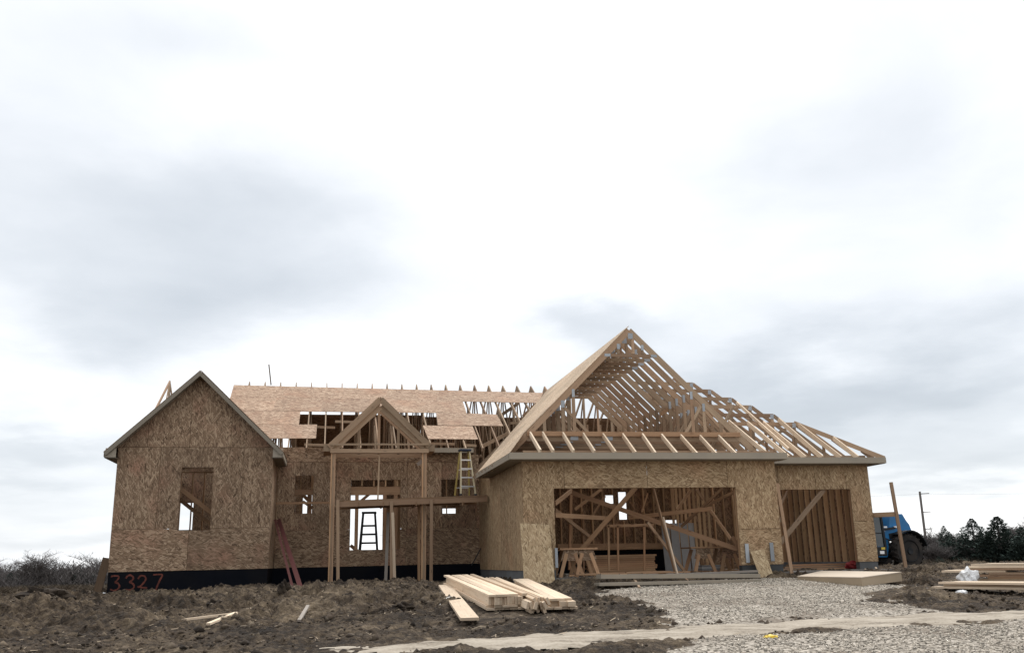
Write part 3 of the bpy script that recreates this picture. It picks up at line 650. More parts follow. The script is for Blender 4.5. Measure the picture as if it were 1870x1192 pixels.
HB().bar(at(1065, 935, 29), at(1066, 1050, 29), .05, .09, (0, 1, 0)).build('shoring_post', FRAME)
HB().bar(at(1043, 893, 28.8), at(1040, 1040, 28.8), .08, .1, (0, 1, 0)).build('shoring_post', FRAME)

# --- main roof: trusses, sheathing
def member(b, p, q, ht=.09, wd=.04, up=None): b.bar(p, q, wd, ht, up or (0, 0, 1))
def main_truss(X, n_):
    b = HB(); e = (X, EAVEY, EAVEZ-.07); rg = (X, RIDY, RIDZ-.07); e2 = (X, 2*RIDY-EAVEY, EAVEZ-.07)
    member(b, e, rg, .13, .04); member(b, rg, e2, .13, .034); member(b, (X, RY, 5.27), (X, BACKY, 5.27), .09, .028)
    tz = lambda Y: EAVEZ+MS*(RIDY-EAVEY-abs(Y-RIDY))-.12
    for Y in (33.6, 35.2, RIDY, 39, 40.6): member(b, (X+.003, Y, 5.3), (X+.003, Y, tz(Y)), .09, .044, (0, 1, 0))
    for a, c in ((33.6, 35.2), (35.2, RIDY), (39, RIDY), (40.6, 39)): member(b, (X-.003, a, 5.3), (X-.003, c, tz(c)), .09, .036, (0, 1, 0))
    member(b, (X-.004, 35.6, 5.4), (X-.004, 34.4, tz(34.4)), .09, .036, (0, 1, 0))
    return b.build('roof_truss', TRUSS)
n_ = 0; X = -6.2
while X < 9.4:
    if not -5.9 < X < -3.2: main_truss(X, n_)
    X += .61; n_ += 1
def mplane(px, py): return pl(px, py, (0, -MS, 1), EAVEZ-MS*EAVEY+.012)
ROOFN = V((0, -MS, 1)).normalized(); exr = V((1, 0, 0)); eyr = V((0, 1, MS)).normalized()
def roof_poly(pxs, tint=None, row=None):
    o = V((0, EAVEY, EAVEZ+.012)); P2 = []
    for q in pxs:
        p = mplane(*q) if len(q) == 2 else V(q); d = p-o; P2.append((d.dot(exr), d.dot(eyr)))
    return P2, o
def sheath(rows):
    b = HB()
    for r_ in rows:
        P2, o = roof_poly(r_); b.prism(P2, o, exr, eyr, .014, random.uniform(.9, 1.1), False)
    return b.build('roof_sheathing', OSBR)
# rows of panels, ridge downwards; each polygon given by its corners on the roof slope
def split_row(l, r, n, yo=0):
    """l=(top,bottom) left corners, r=(top,bottom) right corners; n panels"""
    out = []
    for i in range(n):
        a, c = i/n, (i+1)/n
        lp = lambda p, q, t: (p[0]+(q[0]-p[0])*t, p[1]+(q[1]-p[1])*t)
        out.append([lp(l[1], r[1], a), lp(l[1], r[1], c), lp(l[0], r[0], c), lp(l[0], r[0], a)])
    return out
rows = split_row(((427, 703.2), (421, 724)), ((992, 717.5), (983, 736)), 6)
rows += split_row(((421, 724.4), (409, 750)), ((845, 733), (852, 754.5)), 5)
rows += split_row(((409, 750.4), (409, 775)), ((549, 749.6), (546, 775)), 2)
rows += split_row(((796, 752.6), (799.5, 776.6)), ((907, 757), (919, 778)), 1)
rows += split_row(((420, 775.5), (420, 800.5)), ((579, 775.4), (577, 800.5)), 2)
rows += split_row(((772, 777), (782, 801.5)), ((863, 778.5), (873, 802.3)), 1)
sheath([r_[::1] for r_ in rows])
# part of row three behind the porch apex
sheath([[(640, 750.5), (735, 752), (735, 752.4), (640, 750.9)]])
# blocking in the open rafter bays
for (a, c) in (((577, 777), (612, 778)), ((612, 767), (655, 768)), ((850, 810), (870, 811)), ((556, 809), (603, 810)), ((787, 807), (830, 808)), ((932, 770), (985, 771)), ((452, 754), (484, 755)), ((470, 775), (488, 776))):
    HB().bar(mplane(*a)-V((0, 0, .05)), mplane(*c)-V((0, 0, .05)), .04, .09).build('blocking', PALE if a[0] < 490 else TRUSS)
# back slope sheathing, lower rows only
o2 = V((0, 2*RIDY-EAVEY, EAVEZ+.012)); ey2 = V((0, -1, MS)).normalized()
zz = pl(800, 759, (0, MS, 1), EAVEZ+MS*(2*RIDY-EAVEY)); hgt = (zz-o2).dot(ey2)
b = HB(); b.prism([(-1.5, 0), (4, 0), (4, hgt), (-1.5, hgt)], o2, exr, ey2, -.014); b.prism([(4.01, 0), (13.4, 0), (13.4, hgt-.1), (4.01, hgt-.1)], o2, exr, ey2, -.014); b.prism([(-6.3, 0), (-1.51, 0), (-1.51, 1.7), (-6.3, 1.7)], o2, exr, ey2, -.014); b.build('roof_sheathing', OSBR)
# fascia right of the porch
f0 = at(785, 826, EAVEY); b = HB(); b.box(3.45, 5.05, EAVEY-.03, EAVEY, 5.33, 5.485, 1.0); b.box(3.45, 5.05, EAVEY, RY-.01, 5.32, 5.335, .8); b.build('fascia_board', FASC)
# stick standing on the ridge
HB().bar(mplane(495, 703), at(491, 665, 36.7), .05, .05, (0, 1, 0)).build('ridge_stick', GREYW)
# valley framing and webs seen between the main roof and garage
for (a, c, Y0, Y1) in (((905, 765), (948, 735), 37, 37.6), ((930, 805), (985, 745), 35, 36), ((880, 815), (930, 790), 33, 33.5), ((955, 760), (995, 722), 38, 38)):
    HB().bar(at(*a, Y0), at(*c, Y1), .04, .13).build('valley_rafter', TRUSS)

# --- wing roof
wp = WX0+PKX; wz = 7.53
def wslope(sgn):
    ex_ = V((sgn*1, 0, -SL)).normalized(); ey_ = V((0, 1, 0)); L = 2.6*math.sqrt(1+SL*SL)
    b = HB(); o = V((wp+sgn*.004, 28.9, wz)); yv = 35.2-28.9
    poly = [(0, 0), (L, 0), (L, 3.0), (0, yv)]
    for y0, y1 in ((0, 1.22), (1.22, 2.44), (2.44, 3.66), (3.66, 6.5)):
        p = clip(clip(poly, 0, 1, y1-.003), 0, -1, -y0-.003)
        if len(p) > 2: b.prism(p, o, ex_, ey_, .014*sgn if sgn > 0 else -.014, None, True)
    return b.build('roof_sheathing', OSBR)
wslope(1); wslope(-1)
for sgn in (1, -1):
    b = HB(); d = V((sgn, 0, -SL)).normalized(); up = V((SL*sgn, 0, 1)).normalized(); L = 2.6*math.sqrt(1+SL*SL)
    a = V((wp, 28.88+.003*sgn, wz-.02)); b.prism([(0, -.17*SL if 0 else -.20), (L, -.13), (L, 0), (0, 0)], a, d, up, .03*-sgn, 1.0) if 0 else b.bar(a-up*.055, a-up*.055+d*L, .03, .11, up, .7)
    b.build('rake_board', FASC)
    b = HB(); b.bar(a+V((0, .2, 0))-up*.07, a+V((0, .2, 0))-up*.07+d*(L-.05), .34, .02, up, .8); b.build('soffit_board', FASC)
    xe = wp+sgn*2.58; ye = 31.6
    b = HB(); b.bar((xe, 28.9, wz-2.58*SL-.09), (xe, ye if sgn > 0 else 31.7, wz-2.58*SL-.09), .03, .14, (0, 0, 1), 1.0)
    b.build('fascia_board', FASC)
    b = HB(); x2 = wp+sgn*2.26; b.box(min(xe, x2), max(xe, x2), 28.93, 31.6, wz-2.58*SL-.19, wz-2.58*SL-.165, .7); b.build('soffit_board', FASC)
    b = HB(); b.box(min(xe, x2)+.02, max(xe, x2), 28.93, 28.96, wz-2.58*SL-.165, wz-2.58*SL+.1, 1.05); b.build('eave_return', FASC)

# --- porch gable on two posts
PY = 30.5; ap = at(695, 724, PY)
fl, fr = at(601, 818, PY), at(784, 816, PY)
for k, Y in enumerate((30.42, 30.56, 31.15, 31.7)):
    b = HB(); dp = (.2, .2, .13, .13)[k]; dz = (0, -.24, -.15, -.15)[k]; cut = (0, .12, .1, .1)[k]
    for f_ in (fl, fr):
        Y += .004; b.bar((ap.x, Y, ap.z-.1+dz), (f_.x+(ap.x-f_.x)*cut*.6, Y, f_.z+.02+dz*.2), .04, dp, (0, 0, 1))
    if k: b.bar((fl.x+.2, Y, 5.2), (fr.x-.2, Y, 5.2), .04, .09)
    if k == 2:
        for t_ in (.3, .5, .7): x = fl.x+(fr.x-fl.x)*t_; b.bar((x, Y, 5.2), (x, Y, fl.z+(ap.z-fl.z)*(1-abs(2*t_-1))-.3), .09, .04, (0, 1, 0))
    b.build('porch_truss', TRUSS)
HB().bar((ap.x, 30.4, ap.z-.1), (ap.x, 34.2, ap.z-.1), .04, .14).build('ridge_board', TRUSS)
for py, h_ in ((811, .06), (823, .13)):
    a, c = at(603, py, PY-.12), at(783, py, PY-.12); HB().bar(a, c, .04, h_).build('porch_beam', TRUSS)
for f_, s_ in ((fl, -1), (fr, 1)):
    x0 = f_.x+.02*s_; b = HB(); b.box(min(x0-.12*s_, x0+.16*s_), max(x0-.12*s_, x0+.16*s_), 30.45, 31.7, 5.22, 5.45, 1.0); b.build('eave_box', TRUSS)
for pts, ww_ in ((((609, 826), (603, 1074)), .12), (((775, 826), (773, 1068)), .12)):
    (xa, ya), (xb, yb) = pts
    p0, p1 = at(xa, ya, PY), at(xb, yb, PY)
    for dx, m_, tt in ((-.055, FRAME, 1.3), (.0, TRUSS, .9), (.05, TRUSS, 1.15)):
        HB().bar((p0.x+dx, PY+.01*dx, 5.22), (p1.x+dx, PY+.01*dx, .7), .045, .13, (0, 1, 0), tt).build('porch_post', m_)
HB().bar(at(693, 826, 30.6), at(690, 912, 30.6), .05, .05, (0, 1, 0)).build('brace', TRUSS)
HB().bar(at(762, 848, 30.9), at(776, 838, 30.9), .04, .12).build('brace', GREYW)
for px in (765,): HB().bar(at(px, 912, 31.3), at(px, 1070, 31.3), .09, .09, (0, 1, 0)).build('porch_post', FRAME)

# --- garage roof
GS, GPX, GPZ, GFY = .98, 9.10, 8.58, 26.1
GEX0, GEX1 = 4.85, 13.35
def gz(x): return GPZ-GS*abs(x-GPX)
plates_n = 0
def garage_truss(Y, front, left_only=False):
    b = HB(); tx = TRUSS
    for s_ in (-1, 1):
        xe = GEX0 if s_ < 0 else GEX1
        b.bar((GPX, Y, GPZ-.12), (xe if not front else xe-.3*s_, Y, gz(xe if not front else xe-.3*s_)-.12), .04 if s_ < 0 else .034, .185, (0, 0, 1))
    b.bar((GX0+.45, Y, 5.1), (GX1-.45, Y, 5.1), .028, .19)
    yo = Y+.002
    b.bar((8.32, yo, 7.66), (9.88, yo, 7.66), .037, .1)
    b.bar((GPX+.1, yo, 7.7), (GPX+.1, yo, GPZ-.2), .09, .037, (0, 1, 0))
    for x in (8.72, 9.5): b.bar((x, yo, 7.7), (x, yo, gz(x)-.2), .08, .037, (0, 1, 0))
    for x in (7.22, 6.88, 6.3, 11.0, 11.38, 11.9): b.bar((x, yo, 5.12), (x, yo, gz(x)-.2), .1, .037, (0, 1, 0))
    for a, c in (((6.9, 6.05), (7.7, 5.2)), ((11.3, 6.1), (10.7, 5.2)), ((11.4, 6.0), (12.1, 5.2))): b.bar((a[0], yo+.003, a[1]), (c[0], yo+.003, c[1]), .036, .09)
    t = b.build('roof_truss', tx)
    if front or Y < 28.2:
        pts = [(GPX+.03, GPZ-.3, .13, .15), (8.36, 7.66, .16, .07), (9.86, 7.66, .16, .07), (8.72, gz(8.72)-.27, .07, .14), (9.5, gz(9.5)-.27, .07, .14), (7.22, gz(7.22)-.28, .07, .2), (6.88, gz(6.88)-.28, .09, .18), (11.0, gz(11)-.28, .07, .2), (11.38, gz(11.38)-.28, .07, .2), (7.2, 5.1, .2, .1), (8.3, 5.1, .15, .1)]
        for x, z, hw, hh in pts:
            q = HB(); q.box(x-hw*.6, x+hw*.6, Y-.026, Y-.0235, z-hh*.6, z+hh*.6, random.uniform(.85, 1.1)); q.build('connector_plate', GALV, t)
    return t
Y = GFY
for k in range(13): garage_truss(Y+.61*k, k == 0)
for k in range(7):      # rear half trusses where the main roof runs on behind the garage
    X = 9.55+.61*k; b = HB(); rz_ = RIDZ-.25
    b.bar((X, RIDY, rz_), (X, 2*RIDY-EAVEY, EAVEZ-.07), .04, .13); b.bar((X, 36.2, 5.2), (X, BACKY, 5.2), .03, .1)
    for Y_ in (37.3, 39, 40.6): b.bar((X+.003, Y_, 5.2), (X+.003, Y_, rz_-MS*abs(Y_-RIDY)-.1), .09, .044, (0, 1, 0))
    for a_, c_ in ((39, 37.3), (40.6, 39)): b.bar((X-.003, a_, 5.25), (X-.003, c_, rz_-MS*abs(c_-RIDY)-.15), .036, .09)
    b.build('roof_truss', TRUSS)
for z_, y_ in ((5.75, 36.6), (6.0, 37.1)): HB().bar((7.2, y_, z_), (13.5, y_, z_), .04, .14).build('brace', TRUSS)
for a_, c_ in (((9.3, 5.3), (10.6, 6.9)), ((10.7, 5.3), (9.6, 7.0)), ((11.9, 5.3), (10.9, 6.8)), ((12.0, 5.3), (12.9, 6.6))): HB().bar((a_[0], 36.8, a_[1]), (c_[0], 36.85, c_[1]), .04, .09).build('brace', FRAME)
# tan sheathing on the left slope, hip edge in front
exg = V((-1, 0, -GS)).normalized(); eyg = V((0, 1, 0)); og_ = V((GPX, GFY-.03, GPZ+.012)); Lg = (GPX-GEX0)*math.sqrt(1+GS*GS)
b = HB()
full = [(0, 0), (Lg*.815, 0), (Lg, -1.78), (Lg, 3.5), (Lg*.74, 5.6), (0, 10.9)]
for u0, u1 in ((0, 1.22), (1.22, 2.44), (2.44, 3.66), (3.66, 4.88), (4.88, 6.2)):
    for v0, v1 in ((-2, .6), (.6, 3.04), (3.04, 5.48), (5.48, 7.92), (7.92, 12)):
        p = clip(clip(clip(clip(full, 1, 0, u1-.003), -1, 0, -u0-.003), 0, 1, v1-.003), 0, -1, -v0-.003)
        if len(p) > 2: b.prism(p, og_, exg, eyg, -.016, None, True)
b.build('roof_sheathing', OSBG)
# fascia round the garage and third bay
FT, FB_ = 4.46, 4.28
b = HB(); b.box(GEX0, 13.05, 24.27, 24.3, FB_, FT, 1.0); fo = b.build('fascia_board', FASC)
b = HB(); b.box(GEX0-.03, GEX0, 24.27, 29.9, FB_-.02, FT-.04, 1.02); b.build('fascia_board', FASC)
b = HB(); b.box(13.05, 17.03, 25.47, 25.5, FB_, FT, 1.0); b.build('fascia_board', FASC)
b = HB(); b.bar((13.06, 24.3, 4.37), (13.06, 25.5, 4.37), .03, .18, (0, 0, 1), .95); b.build('fascia_board', FASC)
b = HB(); b.box(17.0, 17.03, 25.5, 34, FB_, FT+.03, 1.0); b.build('fascia_board', FASC)
b = HB(); b.box(GEX0, 13.05, 24.3, GY+.0, FB_-.012, FB_+.005, .75); b.box(GEX0, GX0, GY, 29.9, FB_-.012, FB_+.005, .75); b.box(13.05, 17.0, 25.5, TY, FB_-.012, FB_+.005, .75); b.box(TX1, 17.0, TY, 34, FB_-.012, FB_+.005, .75); b.build('soffit_board', FASC)
# pent roof jacks over the double door
b = HB(); b.bar((5.75, 26.04, 5.22), (12.5, 26.04, 5.22), .04, .14); b.build('ledger_board', FRAME)
b = HB(); b.bar((5.35, 24.85, 4.55), (12.9, 24.85, 4.55), .09, .05); b.bar((5.35, 25.5, 4.45), (12.9, 25.5, 4.45), .04, .14); b.build('top_plate', TRUSS)
for pt, pb in (((968, 788), (987, 820)), ((991, 788), (1011, 821)), ((1028, 789), (1048, 821)), ((1065, 790), (1086, 822)), ((1101, 791), (1124, 823)), ((1137, 791), (1161, 824)), ((1173, 791), (1197, 825)), ((1208, 792), (1236, 825)), ((1243, 793), (1273, 826)), ((1278, 794), (1309, 827)), ((1312, 794), (1345, 827))):
    a, c = at(*pt, 26.0), at(*pb, 24.3)
    HB().bar((a.x, a.y, a.z-.06), (c.x, c.y, c.z-.07), .045, .14, (0, 0, 1), random.uniform(.95, 1.15)).build('jack_rafter', PALE)
# third bay hip
TE, TEY, TEZ, HS = 17.0, 25.5, 4.46, .725
hips = []
for k, t_ in enumerate((1.87, 2.37, 2.88, 3.36, 3.87, 4.33)):
    Yk = TEY+t_; hx = TE-t_; hz = TEZ+HS*t_; b = HB()
    xl = GPX+(GPZ-hz)/GS-.05; xl = max(xl, 10.4)
    b.bar((xl, Yk, hz-.06), (hx, Yk, hz-.06), .04, .12); b.bar((hx, Yk, hz-.06), (TE, Yk, TEZ-.06), .034, .12)
    b.bar((12.95, Yk, 4.52), (16.5, Yk, 4.52), .028, .1)
    b.bar((hx-.05, Yk+.003, 4.5), (hx-.05, Yk+.003, hz-.1), .09, .036, (0, 1, 0)); b.bar(((xl+hx)/2, Yk+.003, 4.5), ((xl+hx)/2, Yk+.003, hz-.1), .09, .036, (0, 1, 0))
    b.bar(((xl+hx)/2, Yk+.006, hz-.1), (hx-.1, Yk+.006, 4.5), .036, .09); b.bar(((hx+TE)/2, Yk+.003, 4.5), ((hx+TE)/2, Yk+.003, (hz+TEZ)/2-.1), .09, .036, (0, 1, 0))
    t = b.build('hip_truss', TRUSS)
    for x, z, hw, hh in ((hx-.06, hz-.1, .06, .075), (xl+.3, hz-.07, .08, .04)):
        q = HB(); q.box(x-hw, x+hw, Yk-.026, Yk-.0235, z-hh, z+hh, 1); q.build('connector_plate', GALV, t)
for k in range(1, 8):      # common trusses further back with the same right slope
    Yk = TEY+4.33+.61*k
    if Yk > 33.5: break
    b = HB(); b.bar((12.2, Yk, TEZ+HS*4.8-.06), (TE, Yk, TEZ-.06), .04, .12); b.bar((12.95, Yk, 4.52), (16.5, Yk, 4.52), .03, .1); b.bar((14.8, Yk, 4.5), (14.8, Yk, TEZ+HS*2.2-.1), .09, .036, (0, 1, 0)); b.build('hip_truss', TRUSS)
HB().bar((TE+.0, TEY, TEZ-.03), (TE-1.9, TEY+1.9, TEZ+HS*1.9-.03), .04, .14).build('hip_rafter', TRUSS)
for pt, pb in (((1330, 767), (1402, 826)), ((1364, 769), (1440, 831)), ((1393, 769), (1471, 832)), ((1421, 763), (1502, 832)), ((1455, 771), (1536, 832)), ((1521, 797), (1567, 832))):
    Yt_ = TEY+1.87
    c = at(*pb, TEY); a = at(*pt, Yt_)
    if pt[0] > 1500: a = pl(*pt, (1, 1, 0), TE+TEY)
    HB().bar((a.x, a.y, a.z-.05), (c.x, c.y+.02, c.z-.06), .045, .14, (0, 0, 1), random.uniform(.95, 1.15)).build('jack_rafter', PALE)
HB().bar(pl(1345, 735, (0, -HS, 1), TEZ-HS*TEY), pl(1440, 820, (0, -HS, 1), TEZ-HS*TEY), .04, .1).build('jack_rafter', PALE)
for k in range(1, 4):
    t_ = .61*k-.15; HB().bar((TE, TEY+t_, TEZ-.06), (TE-t_, TEY+t_, TEZ+HS*t_-.06), .04, .13).build('jack_rafter', TRUSS)
b = HB(); b.bar((13.1, TY+.1, 4.52), (16.7, TY+.1, 4.52), .09, .12); b.build('top_plate', TRUSS)
HB().bar(at(1205, 757, 28.5), at(1262, 722, 28.5), .04, .12).build('brace', FRAME)      # diagonal tie under the right slope
HB().bar(at(1300, 815, 26.6), at(1340, 740, 27.2), .04, .09).build('brace', TRUSS)
HB().bar(at(1385, 810, 28), at(1450, 775, 28.6), .04, .09).build('brace', TRUSS)
for o_ in ((1346, 800), (1310, 800)):
    HB().bar(at(o_[0], o_[1], 27), at(o_[0]-30, o_[1]-38, 27.6), .04, .09).build('brace', TRUSS)

# ------------------------------------------------------------------ SCAFFOLD
SFY, SBY = 30.05, 31.5
s0, s1 = at(614, 921, SFY), at(889, 911, SFY)
scaf = empty('scaffold', 'plank scaffold of rough lumber along the entrance wall', 'scaffold', (s0.x, SFY, .9)); SO = V(scaf.location)
class SB(MB):
    def build(s, name, m, **k):
        s.v = [tuple(V(p)-SO) for p in s.v]; return super().build(name, m, scaf, **k)
SB().bar(s0, s1, .04, .17).build('ledger', TRUSS)
SB().bar((s0.x, SBY, s0.z), (s1.x-.1, SBY, s1.z), .04, .15).build('ledger', FRAME)
for px, tp, bt, px2, Y, m_ in ((617, 912, 1073, 617, SFY-.06, TRUSS), (715, 915, 1071, 715, SFY-.06, TRUSS), (788, 912, 1070, 787, SFY-.06, TRUSS), (709, 935, 1070, 704, SBY, GREYW)):
    a, c = at(px, tp, Y), at(px2, bt, Y); c.z = terr(c.x, c.y)-.05; SB().bar(a, c, .1, .04, (0, 1, 0)).build('post', m_)
a, c = at(717, 935, SFY-.1), at(721, 1072, SFY-.12); SB().bar(a, c, .09, .04, (0, 1, 0)).build('post', PALE)
for i in range(5):
    y = SFY+.12+i*.29; a = V((s0.x+random.uniform(-.1, .3), y, s0.z+.11+random.uniform(0, .01))); c = V((s1.x+random.uniform(-.3, .1), y+random.uniform(-.05, .05), s1.z+.11+.008*i)); SB().bar(a, c, .25, .04, (0, 0, 1), random.uniform(.3, .6)).build('plank', FRAME)
for px in (655, 700, 760, 845): a = at(px, 917, SFY); SB().bar((a.x, SFY-.03, s0.z+.0), (a.x, SBY, s0.z+.0), .04, .13).build('joist', FRAME)

# ------------------------------------------------------------------ STEP LADDERS
def ladder(name, label, base_, h, rz, ms, mr, mc, spread=.75, wb=.52, wt=.3, mf=None, rw=.036):
    e = empty(name, label, 'ladder', base_, rz)
    for sy_, nm in ((-1, 'front_rail'), (1, 'rear_rail')):
        for sx in (-1, 1):
            MB().bar((sx*wb/2, sy_*spread/2, 0), (sx*wt/2, sy_*.05, h-.06), rw, .085, (0, 1, 0), 1).build(nm, ms if sy_ > 0 else mf or ms, e)
            MB().box(sx*wb/2-.03, sx*wb/2+.03, sy_*spread/2-.05, sy_*spread/2+.05, -.0, .05, 1).build('foot', NAVY, e)
    n_ = int(h/.3)
    for k in range(1, n_):
        f_ = k*.3/h; ww_ = wb+(wt-wb)*f_; y = -spread/2+(spread/2-.05)*f_
        MB().box(-ww_/2, ww_/2, y-.04, y+.04, k*.3-.012-rw*.3, k*.3+.015+rw*.2, 1).build('step', mr, e)
        if k % 2: y2 = spread/2-(spread/2-.05)*f_; MB().box(-ww_/2, ww_/2, y2-.012, y2+.012, k*.3-.015, k*.3+.015, 1).build('rear_brace', mr, e)
    MB().box(-wt/2-.05, wt/2+.05, -.16, .12, h-.07, h, 1).build('cap', mc, e, bevel=.01)
    return e
lp = at(850, 906, 30.75); ladder('step_ladder', 'pale and yellow stepladder with metal steps standing on the scaffold planks', (lp.x, 30.85, s1.z+.16), at(846, 820, 30.8).z-s1.z-.16, R(8), YELF, ALU, NAVY, mf=LADF)
lp = at(673, 1003, 33.6); ladder('step_ladder', 'black stepladder silhouetted inside the house behind the front door hole', (lp.x, 33.6, 2.03), at(673, 934, 33.6).z-2.03, R(-4), BLACK, BLACK, BLACK, wb=.62, wt=.42, rw=.075)

# ------------------------------------------------------------------ loose boards and sheets
def board(name, label, cat, a, c, wd, th, m_, up=(0, 0, 1), group=None, tint=None, bevel=0):
    a = V(a); c = V(c); b = MB(); b.bar(a-a, c-a, wd, th, up, tint); o = b.build(name, m_, loc=a); return tag(o, label, cat, group)
g1 = gnd(539, 1079); g2 = gnd(549, 1078)
board('red_board', 'narrow dark red board leaning beside the wing corner, the thinner of the two', 'board', (g1.x, g1.y, terr(g1.x, g1.y)-.03), at(503, 950, 30.9), .06, .09, REDP, (0, 1, 0))
board('red_board', 'wide dark red board leaning against the entrance wall, right of a thinner red one', 'board', (g2.x+.02, g2.y, terr(g2.x, g2.y)-.03), at(509, 949, 31.4), .12, .07, REDP, (0, 1, 0))
board('leaning_board', 'dark weathered board leaning on the far left corner of the house', 'board', at(174, 1093, 29.2), at(199, 1018, 29.34)-V((.06, 0, 0)), .22, .05, FRAME, (0, 1, 0), tint=.22)
g1 = gnd(862, 1032); board('leaning_pole', 'thin dark pole leaning in the corner beside the garage side wall', 'pole', at(861, 1032, 31.9), at(880, 997, 31.9), .03, .03, BLACK, (0, 1, 0))
def sheet(name, label, q, th, m_, rot=False):
    q = [V(p) for p in q]; ex = (q[1]-q[0]); L = ex.length; ex = ex.normalized(); nr = ex.cross(q[3]-q[0]).normalized(); ey = nr.cross(ex)
    P2 = [((p-q[0]).dot(ex), (p-q[0]).dot(ey)) for p in q]; b = MB(); b.prism(P2, V((0, 0, 0)), ex, ey, th, 1.0, rot); return tag(b.build(name, m_, loc=q[0]), label, 'board sheet')
q0 = at(958, 1076, 24.1); q1 = at(1015, 1073, 24.1); sheet('sheathing_sheet', 'tall yellowish sheathing sheet leaning on the left jamb of the double garage', (q0, q1, at(1003, 958, 24.68), at(950, 955, 24.68)), -.015, OSBY, True)
sheet('sheathing_sheet', 'small offcut of sheathing leaning on the pier between the garage doors', (at(1389, 1056, 24.3), at(1413, 1051, 24.3), at(1395, 1003, 24.68), at(1370, 1006, 24.68)), -.015, OSBY, True)

def sp_post(label, pt, pb, arm, Y, armto):
    c = at(*pb, Y); c.z = min(c.z, terr(c.x, c.y)-.02); e = empty('scaffold_post', label, 'post', c); a = at(*pt, Y)
    MB().bar((0, 0, 0), a-c, .1, .045, (0, 1, 0)).build('upright', TRUSS, e)
    p, q = at(*arm, Y+.04), armto; MB().bar(p-c, q-c, .045, .14).build('arm', TRUSS, e)
sp_post('tall lumber post before the single bay with a short side arm', (1419, 882), (1447, 1054), (1432, 948), 25.0, at(1408, 949, 25.0))
c_ = at(1640, 938, 25.2); sp_post('tall lumber post standing right of the house with an arm to its wall', (1627, 880), (1656, 1046), (1640, 938), 25.2, V((TX1+.05, 26.2, c_.z+.02)))
g1 = gnd(1430, 1053); board('ground_plank', 'thin grey plank lying on the ground along the right garage corner', 'plank', at(1420, 1056, 25.1)+V((0, 0, .03)), at(1690, 1047, 25.3)+V((0, 0, .0)), .14, .04, GREYW)

# long trim beams before the double door
TB = 'long trim boards before the double door'
for i, (a, c, y0, y1, th, wd, m_, lb) in enumerate((((1090, 1077), (1386, 1064), 23.9, 24.0, .07, .3, FASC, 'long taupe trim beam lying lowest along the double garage threshold'),
        ((1094, 1075), (1384, 1062), 23.95, 24.1, .1, .26, FASC, 'long taupe trim beam lying on another before the double garage door'),
        ((1180, 1070), (1382, 1060), 24.1, 24.25, .05, .2, GREYW, 'pale grey plank topmost on the trim beams before the garage'))):
    A_, C_ = gnd(*a), gnd(*c); A_.z = max(terr(A_.x, A_.y), float(base(A_.x, A_.y)))+(.06, .16, .25)[i]; C_.z = max(terr(C_.x, C_.y), float(base(C_.x, C_.y)))+(.06, .16, .25)[i]; board('trim_beam', lb, 'beam', A_, C_, wd, th, m_, group=TB)
board('stick', 'short pale stick propped over the trim beams before the double door', 'stick', at(1154, 1050, 24.3), gnd(1168, 1077)+V((0, 0, .06)), .05, .04, TRUSS)
board('stick', 'thin stake standing at the double garage threshold', 'stick', at(1122, 1065, 24.3), at(1122, 1049, 24.3), .04, .03, TRUSS, (0, 1, 0))
board('stick', 'yellow-tipped stake standing at the left side of the garage threshold', 'stick', at(1075, 1073, 24.2), at(1071, 1058, 24.3), .04, .03, YELT, (0, 1, 0))
board('stick', 'thin lath lying across the right end of the trim beams', 'stick', at(1252, 1055, 23.9), at(1265, 1068, 23.6), .04, .02, TRUSS)
for i, (px, ln, wd) in enumerate(((1560, 24, 1), (1597, 30, 1))):
    a = gnd(1583+(px-1560), 1046); board('stake', ('short wooden stake by the right foundation, left one of two', 'short wooden stake by the right foundation, nearer the corner')[i], 'stake', at(1583+i*20, 1047-i*4, 25.4), at(1580+i*19, 1038-i*3, 25.5), .05, .03, PALE, (0, 1, 0))
for i in range(9):
    a = at(random.uniform(1030, 1190), 1062-random.uniform(0, 8), 24.7+random.uniform(0, 2.4)); a.z = 1.14+random.uniform(0, .06)+.002*i; an = random.uniform(-.3, .3)
    board('scrap_board', 'loose scrap board lying on the double garage floor', 'board', a, a+V((math.cos(an), math.sin(an)*.6, 0))*random.uniform(1, 2.6), .12, .04, FRAME, group='scrap boards on the garage floor')
for i in range(3):
    a = at(1420+i*10, 1040, 26.6+i*.3); a.z = 1.15+.06*i; board('scrap_board', 'brown board stacked flat on the single bay floor', 'board', a, a+V((3.0-.5*i, .1, 0)), .25, .05, FRAME, group='boards on the single bay floor')

# tan box panel on the gravel
T0 = [gnd(1458, 1061), gnd(1575, 1073), gnd(1649, 1067), gnd(1503, 1052.5)]
b = MB(); o = T0[0].copy(); zb = min(float(base(p.x, p.y)) for p in T0)+.03
lo = [V((p.x-o.x, p.y-o.y, 0)) for p in T0]; hi = [p+V((0, 0, .19)) for p in lo]
pe = empty('tan_panel', 'thick tan boxed panel lying flat on the gravel driveway', 'panel', (o.x, o.y, zb))
pe.rotation_mode = 'QUATERNION'; pe.rotation_quaternion = Matrix.Rotation(R(3.2), 4, V((T0[1].x-o.x, T0[1].y-o.y, 0)).normalized()).to_quaternion()
for i in range(4): j = (i+1) % 4; b.face((lo[i], lo[j], hi[j], hi[i]), ((0, 0), (1, 0), (1, .2), (0, .2)), 1.0)
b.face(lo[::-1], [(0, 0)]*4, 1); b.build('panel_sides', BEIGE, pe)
b = MB(); cx = sum(hi, V())/4; tp = [p+(p-cx).normalized()*.015 for p in hi]; b.prism([(p.x, p.y) for p in tp], (0, 0, .192), (1, 0, 0), (0, 1, 0), .02, 1.0); b.build('panel_top', BEIGET, pe)
